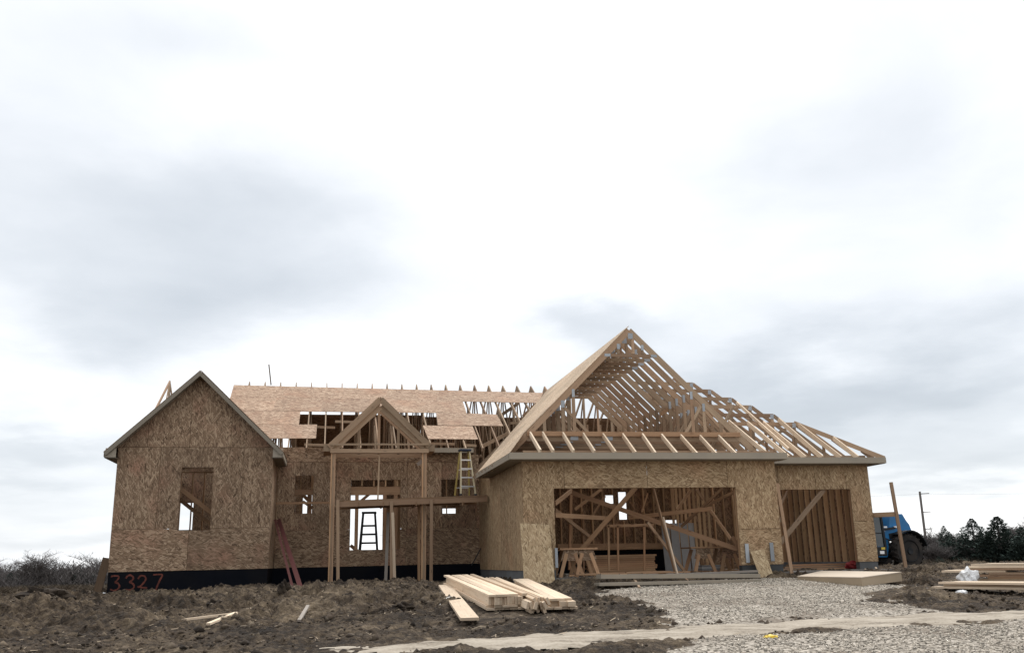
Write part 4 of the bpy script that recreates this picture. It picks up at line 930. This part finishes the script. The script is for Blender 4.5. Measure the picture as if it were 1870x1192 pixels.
a = gnd(1650, 1070); c = gnd(1700, 1082); board('ground_pipe', 'thin grey rod lying on the gravel beside the tan panel', 'rod', (a.x, a.y, terr(a.x, a.y)+.05), (c.x, c.y, terr(c.x, c.y)+.03), .04, .04, GREYW)

# lumber stacks on the mud
def stack(pn, pf, rows, lbl, grp, m_, edge=False, jit=.02, name='lumber_board', zoff=.06, tw=0):
    n0, f0 = gnd(*pn), gnd(*pf); d = V((f0.x-n0.x, f0.y-n0.y, 0)); L = d.length; d.normalize(); sd_ = V((d.y, -d.x, 0))
    zb0 = float(base(n0.x, n0.y))+zoff; zf0 = float(base(f0.x, f0.y))+zoff
    for ri, (n, wd, th, z, shift) in enumerate(rows):
        for k in range(n):
            o = sd_*((k-(n-1)/2)*(wd+.004)+shift)+d*random.uniform(-jit, jit)*3; sl = (zf0-zb0)
            a = V((n0.x, n0.y, zb0+z))+o; c = a+d*(L+random.uniform(-jit, jit)*4)+V((0, 0, sl))+sd_*random.uniform(-jit, jit)
            board(name, lbl, 'board', a, c, wd, th, m_, V((0, 0, 1))+sd_*random.uniform(-tw, tw), grp, random.uniform(.78, 1.08))
stack((924, 1117), (836, 1072), [(5, .14, .04, .0, 0), (5, .14, .04, .045, .0), (13, .045, .14, .14, 0), (4, .14, .04, .235, -.04), (1, .09, .045, .24, .36)], 'pale board in the tall flat-topped stack on the mud', 'boards of the tall stack on the mud', PALE, jit=.03)
stack((985, 1122), (895, 1076), [(6, .05, .13, .03, 0), (7, .05, .13, .10, -.02), (5, .05, .13, .17, .04)], 'pale board lying tilted on edge in the loose middle stack on the mud', 'boards of the loose middle stack on the mud', PALE, jit=.05, tw=.8)
stack((1026, 1118), (952, 1075), [(4, .14, .04, .02, 0), (3, .14, .09, .09, .03), (3, .14, .04, .165, 0)], 'pale board in the low right stack on the mud beside the gravel', 'boards of the low right stack on the mud', PALE, jit=.04)
a, c = gnd(858, 1141), gnd(812, 1077); board('plank', 'single wide plank lying alone on the mud left of the lumber stacks', 'plank', (a.x, a.y, terr(a.x, a.y)+.1), (c.x, c.y, terr(c.x, c.y)+.12), .3, .045, PALE, tint=.85)
# right pile
RP = 'boards of the lumber pile at the right edge'
def pile(p, q, layers, n, wd, th, off, lbls, ms, jx):
    a, c = gnd(*p), gnd(*q); d = V((c.x-a.x, c.y-a.y, 0)).normalized(); sd_ = V((-d.y, d.x, 0)); zb = max(float(base(a.x, a.y)), float(base(c.x, c.y)))+.05; L = (V((c.x, c.y, 0))-V((a.x, a.y, 0))).length
    for r_ in range(layers):
        for k in range(n):
            s_ = sd_*(off+k*(wd+.006)+random.uniform(-.02, .02)); e = jx[r_ % len(jx)]+random.uniform(-.16, .16); g_ = r_*3//layers
            A_ = V((a.x, a.y, zb+(r_+.5)*(th+.003)))+s_+d*e; board('lumber_board', lbls[g_], 'board', A_, A_+d*L+sd_*random.uniform(-.05, .05), wd, th, ms[r_ % len(ms)], group=lbls[g_], tint=random.uniform(.72, 1.05))
pile((1712, 1078), (1900, 1090), 3, 3, .24, .045, 0, ('pale board at the low front of the right-edge pile', 'pale board at the low front of the right-edge pile', 'pale board at the low front of the right-edge pile'), (PALE, TRUSS, PALE), (0, .25, .1))
pile((1782, 1068), (1905, 1074), 9, 4, .24, .046, .0, ('reddish board low in the taller back stack of the right-edge pile', 'tan board midway up the taller back stack of the right-edge pile', 'pale board on top of the taller back stack of the right-edge pile'), (FRAME, TRUSS, FRAME, TRUSS, TRUSS, PALE, TRUSS, PALE, PALE), (0, .1, .35, .05, .3, -.9, .1, 0, .1, .2, .3))
# crumpled white bag
import bmesh
def blob(name, label, cat, loc, sc, m_, amp=.35, sub=4, seed=0, flat=None):
    bm = bmesh.new(); bmesh.ops.create_icosphere(bm, subdivisions=sub, radius=1)
    for v in bm.verts:
        p = v.co; k = 1+amp*(float(fbm(np.array(p.x*2.3+seed), np.array(p.y*2.3+p.z*1.9), 3, seed))-.5)*2+amp*.5*math.sin(p.x*7+p.z*5+seed)*math.sin(p.y*6)
        v.co = V((p.x*sc[0], p.y*sc[1], (p.z+ (0 if flat is None else 0))*sc[2]))*k
        if v.co.z < -sc[2]*.55: v.co.z = -sc[2]*.55
    me = bpy.data.meshes.new(name); bm.to_mesh(me); bm.free(); me.materials.append(m_)
    t = me.attributes.new('tint', 'FLOAT', 'FACE'); t.data.foreach_set('value', np.ones(len(me.polygons), 'f'))
    o = bpy.data.objects.new(name, me); COL.objects.link(o); o.location = loc; return tag(o, label, cat)
p = at(1762, 1056, gnd(1764, 1070).y); blob('plastic_bag', 'crumpled white plastic bag on the right-edge lumber pile', 'bag', p+V((0, -.15, .02)), (.22, .17, .21), WHITE, .45, seed=2)
p = gnd(1757, 1087); blob('plastic_scrap', 'small white plastic scrap on the mud below the right pile', 'litter', p+V((0, 0, .06)), (.12, .06, .05), WHITE, .4, 3, 1)
p = gnd(1408, 1170); blob('wrapper', 'crumpled yellow wrapper lying on the gravel near the track', 'litter', (p.x, p.y, terr(p.x, p.y)+.05), (.09, .07, .03), YELT, .5, 3, 3)
p = at(1562, 1037, 26.7); blob('tarp_bundle', 'red bundle lying on the single bay floor by the right jamb', 'bundle', (p.x-.05, 26.5, 1.22), (.34, .22, .16), REDB, .3, 4, 4)
p = gnd(178, 1083); blob('plastic_scrap', 'white scrap beside the far left corner of the house', 'litter', at(189, 1084, 29.1), (.09, .05, .04), WHITE, .4, 3, 6)
for lb, q_, sc_ in (('large dark clod standing up from the mud before the entrance', (518, 1093), (.14, .13, .2)), ('wide dark clod heap at the far left of the yard', (88, 1112), (.5, .4, .22)), ('dark clod below the entrance scaffold among churned mud', (640, 1100), (.2, .18, .13)), ('dark clod in the mud before the left wing', (396, 1112), (.16, .14, .12)), ('low dark clod in the mud left of the lone plank', (735, 1112), (.24, .18, .12))):
    p = gnd(*q_); blob('mud_clod', lb, 'clod', (p.x, p.y, terr(p.x, p.y)+sc_[2]*.35), sc_, CLODM, .55, 4, int(q_[0]) % 7)
# cords and sticks in the mud
def cord(label, pts, r, m_=CORD, name='cord'):
    q = [gnd(*p) for p in pts]; q = [V((p.x, p.y, terr(p.x, p.y)+.03+r)) for p in q]
    for _ in range(2): q = [q[0]]+[x for a, c in zip(q, q[1:]) for x in (a.lerp(c, .25), a.lerp(c, .75))]+[q[-1]]
    o = q[0].copy(); return tag(MB().tube([p-o for p in q], r).build(name, m_, loc=o), label, 'cord')
cord('white cord on the mud meeting the lone plank lower down', ((780, 1108), (795, 1109), (815, 1106), (826, 1101)), .014)
cord('white cord on the mud near the top end of the lone plank', ((757, 1088), (772, 1087), (790, 1083), (812, 1080)), .014)
for lb, p, q, wd, m_ in (('long tan stick on the mud left of centre', (338, 1141), (432, 1128), .06, PALE), ('short tan stick on the mud beside a longer one', (380, 1144), (430, 1134), .08, PALE), ('short brown stick half buried in the churned mud', (546, 1141), (562, 1119), .06, GREYW), ('flat scrap of wood under the left porch post', (585, 1073), (622, 1072), .2, TRUSS), ('flat scrap of wood under the right porch post', (752, 1070), (775, 1067), .2, TRUSS)):
    a, c = gnd(*p), gnd(*q); board('stick', lb, 'stick', (a.x, a.y, terr(a.x, a.y)+.05), (c.x, c.y, terr(c.x, c.y)+.06), wd, .035, m_)

# saw-horse tables in the garage, lumber stack between them
def sawhorse(label, c, wdt, ht, dep):
    e = empty('sawhorse_table', label, 'work table', c)
    MB().box(-wdt/2-.2, wdt/2+.2, -dep/2, dep/2, ht, ht+.045).build('table_top', FRAME, e)
    for s_ in (-1, 1):
        x = s_*wdt*.33
        b = MB(); b.prism([(-.28, -.42), (.28, -.42), (.12, 0), (-.12, 0)] if False else [(-.2, 0), (.2, 0), (.3, -.3), (-.3, -.3)], (x, -dep/2+.06, ht), (1, 0, 0), (0, 0, 1), .02, .8); b.build('gusset', OSBW, e)
        for k in (-1, 1):
            for yy in (-1, 1): MB().bar((x+k*.1, yy*dep*.4, ht-.02), (x+k*.33, yy*dep*.5, 0), .1, .045, (0, 1, 0)).build('leg', FRAME, e)
p = at(1050, 1052, 25.9); sawhorse('sawhorse table at the left of the double garage', (p.x+.05, 25.9, 1.12), .7, .75, .7)
p = at(1302, 1040, 26.6); sawhorse('sawhorse table at the right of the double garage, grey boards beneath', (p.x, 26.6, 1.12), 1.25, .72, .8)
for k in range(4):
    board('grey_board', 'pale grey board stacked under the right sawhorse table', 'board', (p.x-.3, 26.9, 1.17+.05*k), (p.x+.35, 26.9, 1.17+.05*k), .4, .045, GREYB, group='grey boards under the right sawhorse table')
for r_ in range(9):
    a, c = at(1075, 1045, 30.0), at(1196, 1045, 30.0)
    for k in range(2):
        j = random.uniform(-.06, .06); board('lumber_board', 'long brown board in the stack at the back of the garage', 'board', (a.x+j, 30.0+k*.26, 1.16+.066*r_), (c.x+j, 30.0+k*.26, 1.16+.066*r_), .25, .06, FRAME, group='boards stacked at the back of the garage')
b = MB(); pb_ = at(1238, 1020, 30.5)
for i in range(4): board('grey_board', 'upright grey board standing at the back right of the double garage', 'board', (pb_.x-.3+i*.33, 30.6, 1.13), (pb_.x-.3+i*.33, 30.75, 2.75), .28, .04, GREYB, (0, 1, 0), group='grey boards standing in the garage', tint=.5+.1*i)

# wood splinters and straw trodden into the mud
b = MB(); rd = random.Random(9); k = 0
while k < 2600:
    y = rd.uniform(11, 29); x = rd.uniform(-.42, .8)*(y+6)
    if x > 5 and y > 24: continue
    if x < -1.5 and y > 28.8: continue
    if float(vn(np.array(x*.7), np.array(y*.7), 4)) < rd.random(): continue
    z = terr(x, y)+.02; a = rd.uniform(0, 3.14); L = rd.uniform(.015, .05)+.08*rd.random()**8; w_ = rd.uniform(.003, .008); d = V((math.cos(a), math.sin(a), rd.uniform(-.15, .25)))*L; n_ = V((-math.sin(a), math.cos(a), .3))*w_; p = V((x, y, z))
    b.face([p-d-n_, p+d-n_, p+d+n_, p-d+n_], [(0, 0)]*4, rd.uniform(.5, 1.3)); k += 1
tag(b.build('wood_splinters', SPLN), 'pale wood splinters and straw trodden into the mud', 'debris', kind='stuff')

# ------------------------------------------------------------------ TELEHANDLER
def telehandler():
    wc = at(1658, 1038, 32.7); X0, Y0 = wc.x, 33.5; z0 = float(base(X0, Y0))
    e = empty('telehandler', 'blue telehandler lift parked behind the right end of the house', 'telehandler', (X0, Y0, z0), R(6))
    r = .66
    def wheel(x, y):
        t = MB()
        t.lathe([(r*.62, -.2), (r*.9, -.21), (r, -.13), (r, .13), (r*.9, .21), (r*.62, .2)], (x, y, r), (0, 1, 0), 28, 1, True)
        for k in range(22):
            a = 2*math.pi*k/22
            for s_ in (-1, 1):
                p = V((x+math.cos(a)*(r-.0), y+s_*.02, r+math.sin(a)*r)); q = V((x+math.cos(a+.17)*(r-.02), y+s_*.2, r+math.sin(a+.17)*(r-.02)))
                t.bar(p, q, .06, .07, (math.cos(a), 0, math.sin(a)), 1)
        o = t.build('wheel', RUBBER, e); q = MB(); q.lathe([(.0, .0), (.12, -.01), (.14, .05), (.36, .08), (.41, -.01), (.42, .12)], (x, y-.23, r), (0, 1, 0), 20, 1, False); q.build('rim', BLACK, o, smooth=False); return o
    for x in (0.0, -2.95):
        for y in (-.75, .95): wheel(x, y)
    MB().box(-3.3, .35, -.35, .55, .5, .95, 1).build('chassis', BLACK, e, bevel=.03)
    b = MB(); b.prism([(-1.15, .55), (-.72, .55), (-.62, .95), (-.6, 1.38), (.62, 1.4), (.62, 1.6), (.5, 2.1), (.38, 2.28), (.22, 2.62), (-.4, 2.6), (-.5, 1.9), (-.85, 1.75), (-1.15, 1.7)], (0, -.52, 0), (1, 0, 0), (0, 0, 1), -1.1, 1); b.build('body', BLUE, e, bevel=.03)
    MB().prism([(-.55, 1.42), (-.1, 1.42), (-.1, 1.75), (-.55, 1.68)], (0, -.535, 0), (1, 0, 0), (0, 0, 1), -.02, 1).build('engine_vent', BLACK, e)
    b = MB(); b.prism([(-.15, 2.28), (.1, 2.28), (.1, 2.655), (-3.9, 2.38), (-3.9, 2.03)], (0, .02, 0), (1, 0, 0), (0, 0, 1), -.45, 1.0); b.build('boom', BLUE, e, bevel=.02)
    # fender
    b = MB(); pts = [(.05+.77*math.cos(a), r+.77*math.sin(a)) for a in np.linspace(R(14), R(125), 10)]
    for (x, z), (x2, z2) in zip(pts, pts[1:]): b.bar((x, -.78, z), (x2, -.78, z2), .5, .05, (0, 0, 1), 1)
    b.build('fender', BLACK, e)
    # cab
    b = MB()
    for x, x2 in ((-2.25, -2.1), (-1.2, -1.25)):
        for y in (-1.02, -.35): b.bar((x, y, 1.0), (x2, y, 2.5), .09, .09, (0, 1, 0), 1)
    b.bar((-1.75, -1.02, 1.0), (-1.72, -1.02, 2.5), .06, .06, (0, 1, 0), 1)
    for y in (-1.02, -.35): b.bar((-2.15, y, 2.5), (-1.2, y, 2.5), .09, .09, tint=1); b.bar((-2.3, y, 1.72), (-1.2, y, 1.68), .05, .05, tint=1)
    b.build('cab_frame', BLACK, e)
    MB().box(-2.2, -1.15, -1.05, -.3, 2.54, 2.62, 1).build('cab_roof', BLACK, e, bevel=.02)
    MB().box(-2.3, -1.15, -1.06, -.32, .62, 1.05, 1).build('cab_base', BLACK, e, bevel=.04)
    MB().box(-2.18, -1.25, -1.03, -1.015, 1.07, 2.46, 1).build('cab_window', GLASS_, e)
    MB().box(-2.18, -1.25, -.36, -.345, 1.07, 2.46, 1).build('cab_window', GLASS_, e)
    MB().box(-1.9, -1.45, -.75, -.55, 1.1, 1.75, 1).build('seat', BLACK, e, bevel=.04)
    MB().box(-1.5, -1.3, -1.068, -1.062, .72, .86, 1).build('sticker', WHITE, e); MB().box(-1.42, -1.25, -1.068, -1.062, .92, 1.03, .8).build('sticker', YELT, e)
    MB().bar((-.9, -.56, 1.85), (-.25, -.56, 1.95), .08, .1, tint=1).build('lift_cylinder', BLACK, e)
    for x in (-.75, -.2): MB().box(x-.1, x+.1, -.6, -.54, 1.95, 2.03, 1).build('lamp', WHITE, e)
    MB().bar((-1.2, -.62, 1.62), (-.5, -.62, 1.3), .04, .05, tint=1).build('handrail', BLACK, e)
    for ch in e.children:
        if ch.name.split('.')[0] not in ('wheel', 'fender'): ch.scale.z = .8
telehandler()

# ------------------------------------------------------------------ POWER LINE
pp = at(1690, 985, 105); zb = float(base(pp.x, pp.y)); ptop = at(1679.5, 897, 105)
pole = empty('power_pole', 'tall wooden power pole behind the thicket on the right', 'power pole', (pp.x, pp.y, zb-.3))
o = V(pole.location); MB().tube([V((0, 0, 0)), ptop-o], [.2, .14], 8).build('pole', POLEW, pole)
dirp = (ptop-o).normalized()
for k, (s_, L) in enumerate(((.3, 1.0), (2.6, .9), (4.7, .9))):
    c = ptop-o-dirp*s_; MB().bar(c, c+V((L*1.3, 0, .05)), .08, .1, tint=1).build('insulator_arm', POLEW, pole)
c = ptop-o-dirp*6.6; MB().tube([c+V((-.8, -.1, 0)), c+V((-.8, -.1, .9))], .3, 8).build('transformer', GREYB, pole); MB().bar(c+V((-.8, 0, .4)), c+V((1, 0, .4)), .08, .1, tint=1).build('insulator_arm', POLEW, pole)
for k, (s_, lb) in enumerate(((.3, 'thin power wire, the highest on the pole'), (2.6, 'thin power wire, second from the top of the pole'), (4.7, 'thin power wire, third down the pole'), (13.2, 'thin dark cable, the lowest on the pole'))):
    c = ptop-dirp*s_+V((.8, 0, 0)); q = []
    for t in np.linspace(-1, 1, 41): q.append(c+V((70*t, 14*t if t > 0 else 14*t, 1.6*(t*t-abs(t))*2+abs(t)*(3.0 if t > 0 else 0))))
    tag(MB().tube([p-c for p in q], .007 if k < 3 else .022, 4).build('power_wire', BLACK, loc=c), lb, 'wire', 'power wires on the right')

# ------------------------------------------------------------------ TREES
def branchy(seed, h, spread, levels, nb, r0, multi=1):
    rd = random.Random(seed); tr, tw = MB(), MB()
    def grow(p, d, L, r, lev):
        q = [p]; n = 3
        for i in range(n):
            d = (d+V((rd.uniform(-.18, .18), rd.uniform(-.18, .18), rd.uniform(-.05, .14)))).normalized(); q.append(q[-1]+d*(L/n))
        r = max(r, .011)
        (tr if lev >= levels-1 else tw).tube(q, [r*(1-.16*i) for i in range(n+1)], 3 if lev < levels-1 else 5, rd.uniform(.8, 1.2))
        if lev == 0: return
        for k in range(nb[levels-lev]):
            t = rd.uniform(.25, 1); i = min(int(t*n), n-1); s_ = q[i].lerp(q[i+1], t*n-i)
            a = rd.uniform(0, 6.28); nd = (d*rd.uniform(.6, 1.1)+V((math.cos(a), math.sin(a), rd.uniform(-.1, .5)))*spread).normalized()
            grow(s_, nd, L*rd.uniform(.45, .75), max(r*.5, .007), lev-1)
    for m_ in range(multi):
        a = rd.uniform(0, 6.28); s_ = .35 if multi > 1 else .05
        grow(V((math.cos(a)*.15*(multi > 1), math.sin(a)*.15*(multi > 1), 0)), V((math.cos(a)*s_, math.sin(a)*s_, 1)).normalized(), h*(.55 if multi == 1 else rd.uniform(.45, .65)), r0, levels)
    return tr, tw
def protos():
    out = []
    for sd_, (h, sp, lv, nb, r0, mu) in enumerate(((4.6, 1.0, 4, (9, 7, 6, 5), .085, 1), (4.2, 1.1, 4, (8, 6, 6, 5), .08, 2), (2.6, .9, 3, (10, 9, 8), .035, 7), (2.1, 1.1, 3, (10, 9, 8), .03, 8))):
        tr, tw = branchy(40+sd_, h, sp, lv, nb, r0, mu); out.append((tr, tw, h))
    return out
PR = protos(); PROTO = []
NAMES = ('bare_tree', 'bare_tree', 'bare_shrub', 'bare_shrub')
def cedar_mesh(seed, h, rad):
    rd = np.random.RandomState(seed); b = MB(); lobes = [(0, 0, h, rad, 4600)]
    for k in range(5):
        a = rd.uniform(0, 6.28); q = rd.uniform(.45, .95)*rad; lobes.append((math.cos(a)*q, math.sin(a)*q, h*rd.uniform(.45, .93), rad*rd.uniform(.3, .6), 1500))
    for lx, ly, lh, lr, n in lobes:
        tiers = rd.uniform(0, 6.28, 40); ring = rd.uniform(.55, 1.2, 40)
        for i in range(n):
            t = rd.rand()**1.15; z = lh*(.03+.97*t); ti = int(t*26); a = tiers[ti]+rd.randint(0, 5)*1.257+rd.normal(0, .28)
            R_ = lr*((1-t)**(.95 if n > 3000 else .9)*1.25*ring[ti]+.02); rr = R_*rd.uniform(.15, 1)**.6
            p = V((lx+math.cos(a)*rr, ly+math.sin(a)*rr, z+rr*.15)); out = V((math.cos(a), math.sin(a), rd.uniform(.1, 1.3))).normalized(); sd_ = out.cross(V((rd.uniform(-1, 1), rd.uniform(-1, 1), 1))).normalized()
            L = rd.uniform(.10, .26)*(1.15-.8*t); w_ = L*.3
            b.face([p-sd_*w_, p+out*L, p+sd_*w_], [(0, 0)]*3, rd.uniform(.5, 1.6))
    return b
def thing_from(kind, meshes, loc, sc, rz, label, group, cat):
    e = empty(kind, label, cat, loc, rz, group); e.scale = sc
    for nm, me in meshes:
        c = bpy.data.objects.new(nm, me); COL.objects.link(c); c.parent = e
    return e
def temp(b, nm, m_):
    o = b.build(nm, m_); me = o.data; bpy.data.objects.remove(o); return me
TM = [[('trunk', temp(tr, 'trunk', BARK)), ('twigs', temp(tw, 'twigs', TWIG))] for tr, tw, h in PR]
tk = MB().tube([(0, 0, 0), (0, 0, 1.0), (.03, 0, 2.9)], [.09, .07, .02], 6); TKM = temp(tk, 'trunk', BARK)
CM = [[('trunk', TKM), ('crown', temp(cedar_mesh(s_, 3.2, r_), 'crown', CEDAR))] for s_, r_ in ((3, 1.35), (8, 1.6))]
def plant(kind, px, pyb, Y, hpx, label, group, cat, pi, sx=1.0):
    p = at(px, pyb, Y); z = float(base(p.x, Y)); t = at(px, pyb-hpx, Y); h = t.z-z
    ms, h0 = (CM[pi], 3.2) if kind == 'cedar_tree' else (TM[pi], (5.4, 5.0, 2.7, 2.3)[pi]); s_ = h/h0
    return thing_from(kind, ms, (p.x, Y, z-.05), (s_*sx, s_*sx, s_), random.uniform(0, 6.28), label, group, cat)
GL = 'bare trees of the left tree line'; GR = 'bare shrubs and trees behind the right yard'
for px, h, pi in ((8, 72, 0), (45, 84, 1), (72, 90, 0), (100, 60, 1), (128, 70, 1), (160, 84, 0), (185, 78, 1), (-25, 76, 0), (25, 62, 1), (60, 70, 1), (146, 66, 0), (112, 64, 0), (-60, 70, 1)):
    plant('bare_tree', px, 1085, 70+random.uniform(-5, 10), h, 'bare grey tree in the distant left tree line', GL, 'tree', pi, 1.5)
for px, h in ((138, 52), (176, 46), (70, 36), (15, 40)): plant('cedar_tree', px, 1085, 66, h, 'dark evergreen low in the left tree line', 'evergreens in the left tree line', 'tree', 1, 1.9)
plant('cedar_tree', 1834, 1038, 43, 97, 'largest dark cedar with a pointed top on the right', None, 'tree', 0, 1.75)
plant('cedar_tree', 1787, 1038, 44, 93, 'dark cedar left of the largest cedar on the right', None, 'tree', 1, 1.25)
for px, h, Y, pi, sx in ((1700, 62, 48, 1, 1.0), (1725, 50, 52, 0, 1.3), (1752, 48, 55, 1, 1.2), (1745, 30, 44, 0, 1.5), (1800, 48, 46, 1, 1.4), (1868, 52, 54, 0, 1.3), (1858, 40, 47, 1, 1.3), (1900, 60, 54, 0, 1.3), (1717, 36, 43, 1, 1.3)):
    plant('cedar_tree', px, 1038, Y, h*.68, 'low dark evergreen shrub in the right thicket', 'low evergreens in the right thicket', 'shrub', pi, sx)
for px, h, Y, pi, sx in ((1712, 84, 56, 1, 1.2), (1700, 66, 50, 2, 1.2), (1735, 62, 48, 3, 1.2), (1760, 66, 50, 2, 1.2), (1850, 86, 56, 1, 1.3), (1868, 78, 52, 2, 1.2), (1885, 100, 60, 0, 1.3), (1815, 50, 44, 3, 1.4), (1775, 45, 44, 3, 1.4), (1840, 46, 44, 2, 1.3), (1720, 45, 44, 2, 1.3), (1862, 60, 45, 3, 1.4), (1895, 70, 47, 2, 1.4)):
    plant(NAMES[pi], px, 1038, Y, h, ('bare grey tree standing in the right thicket', 'bare grey-brown shrub in the right thicket')[pi > 1], (GR, 'bare shrubs in the right thicket')[pi > 1], ('tree', 'shrub')[pi > 1], pi, sx)
def thicket(name, label, x0, x1, Y0, Y1, h, n, m_, seed):
    rd = np.random.RandomState(seed); t = rd.rand(n); Y = rd.uniform(Y0, Y1, n)
    X = np.array([at(x0+(x1-x0)*a, 1060, y).x for a, y in zip(t, Y)]) if n < 1 else None
    a0, a1 = at(x0, 1050, 1.0).x, at(x1, 1050, 1.0).x; X = (a0+(a1-a0)*t)*Y
    Z = base(X, Y); hh = h*(.45+.75*vn(X*.45, Y*.2, seed % 8))*rd.uniform(.35, 1.05, n); L = rd.uniform(.5, 1.2, n)
    z0 = Z+np.maximum(hh-L, 0)*rd.rand(n); w_ = rd.uniform(.012, .035, n)
    dx, dy = rd.uniform(-1.1, 1.1, n)*L, rd.uniform(-.6, .6, n)*L; L = L*rd.uniform(.3, 1, n)
    A = np.stack([X-w_, Y, z0], -1); B_ = np.stack([X+w_, Y+.01, z0], -1); Cc = np.stack([X+dx, Y+dy, np.minimum(z0+L, Z+hh+.2)], -1)
    co = np.stack([A, B_, Cc], 1).reshape(-1, 3); me = bpy.data.meshes.new(name); me.vertices.add(3*n); me.vertices.foreach_set('co', co.astype('f').ravel()); me.loops.add(3*n); me.loops.foreach_set('vertex_index', np.arange(3*n, dtype='i')); me.polygons.add(n); me.polygons.foreach_set('loop_start', np.arange(0, 3*n, 3, dtype='i')); me.update(calc_edges=True)
    q = me.attributes.new('tint', 'FLOAT', 'FACE'); q.data.foreach_set('value', rd.uniform(.5, 1.5, n).astype('f')); me.materials.append(m_)
    o = bpy.data.objects.new(name, me); COL.objects.link(o); return tag(o, label, 'thicket', kind='stuff')
thicket('thicket', 'dense grey thicket filling the left tree line', -120, 230, 64, 84, 2.5, 52000, TWIG, 1)
thicket('thicket', 'dense grey-brown brush filling the ground behind the right yard', 1640, 2000, 46, 66, 2.7, 60000, TWIG, 2)
thicket('dry_grass', 'dry tan grass along the foot of the right thicket', 1640, 2000, 42, 47, .3, 5000, STRAW, 3)
thicket('dry_grass', 'dry tan grass along the foot of the left tree line', -120, 230, 58, 66, .3, 5000, STRAW, 4)
print('objects', len(bpy.data.objects))
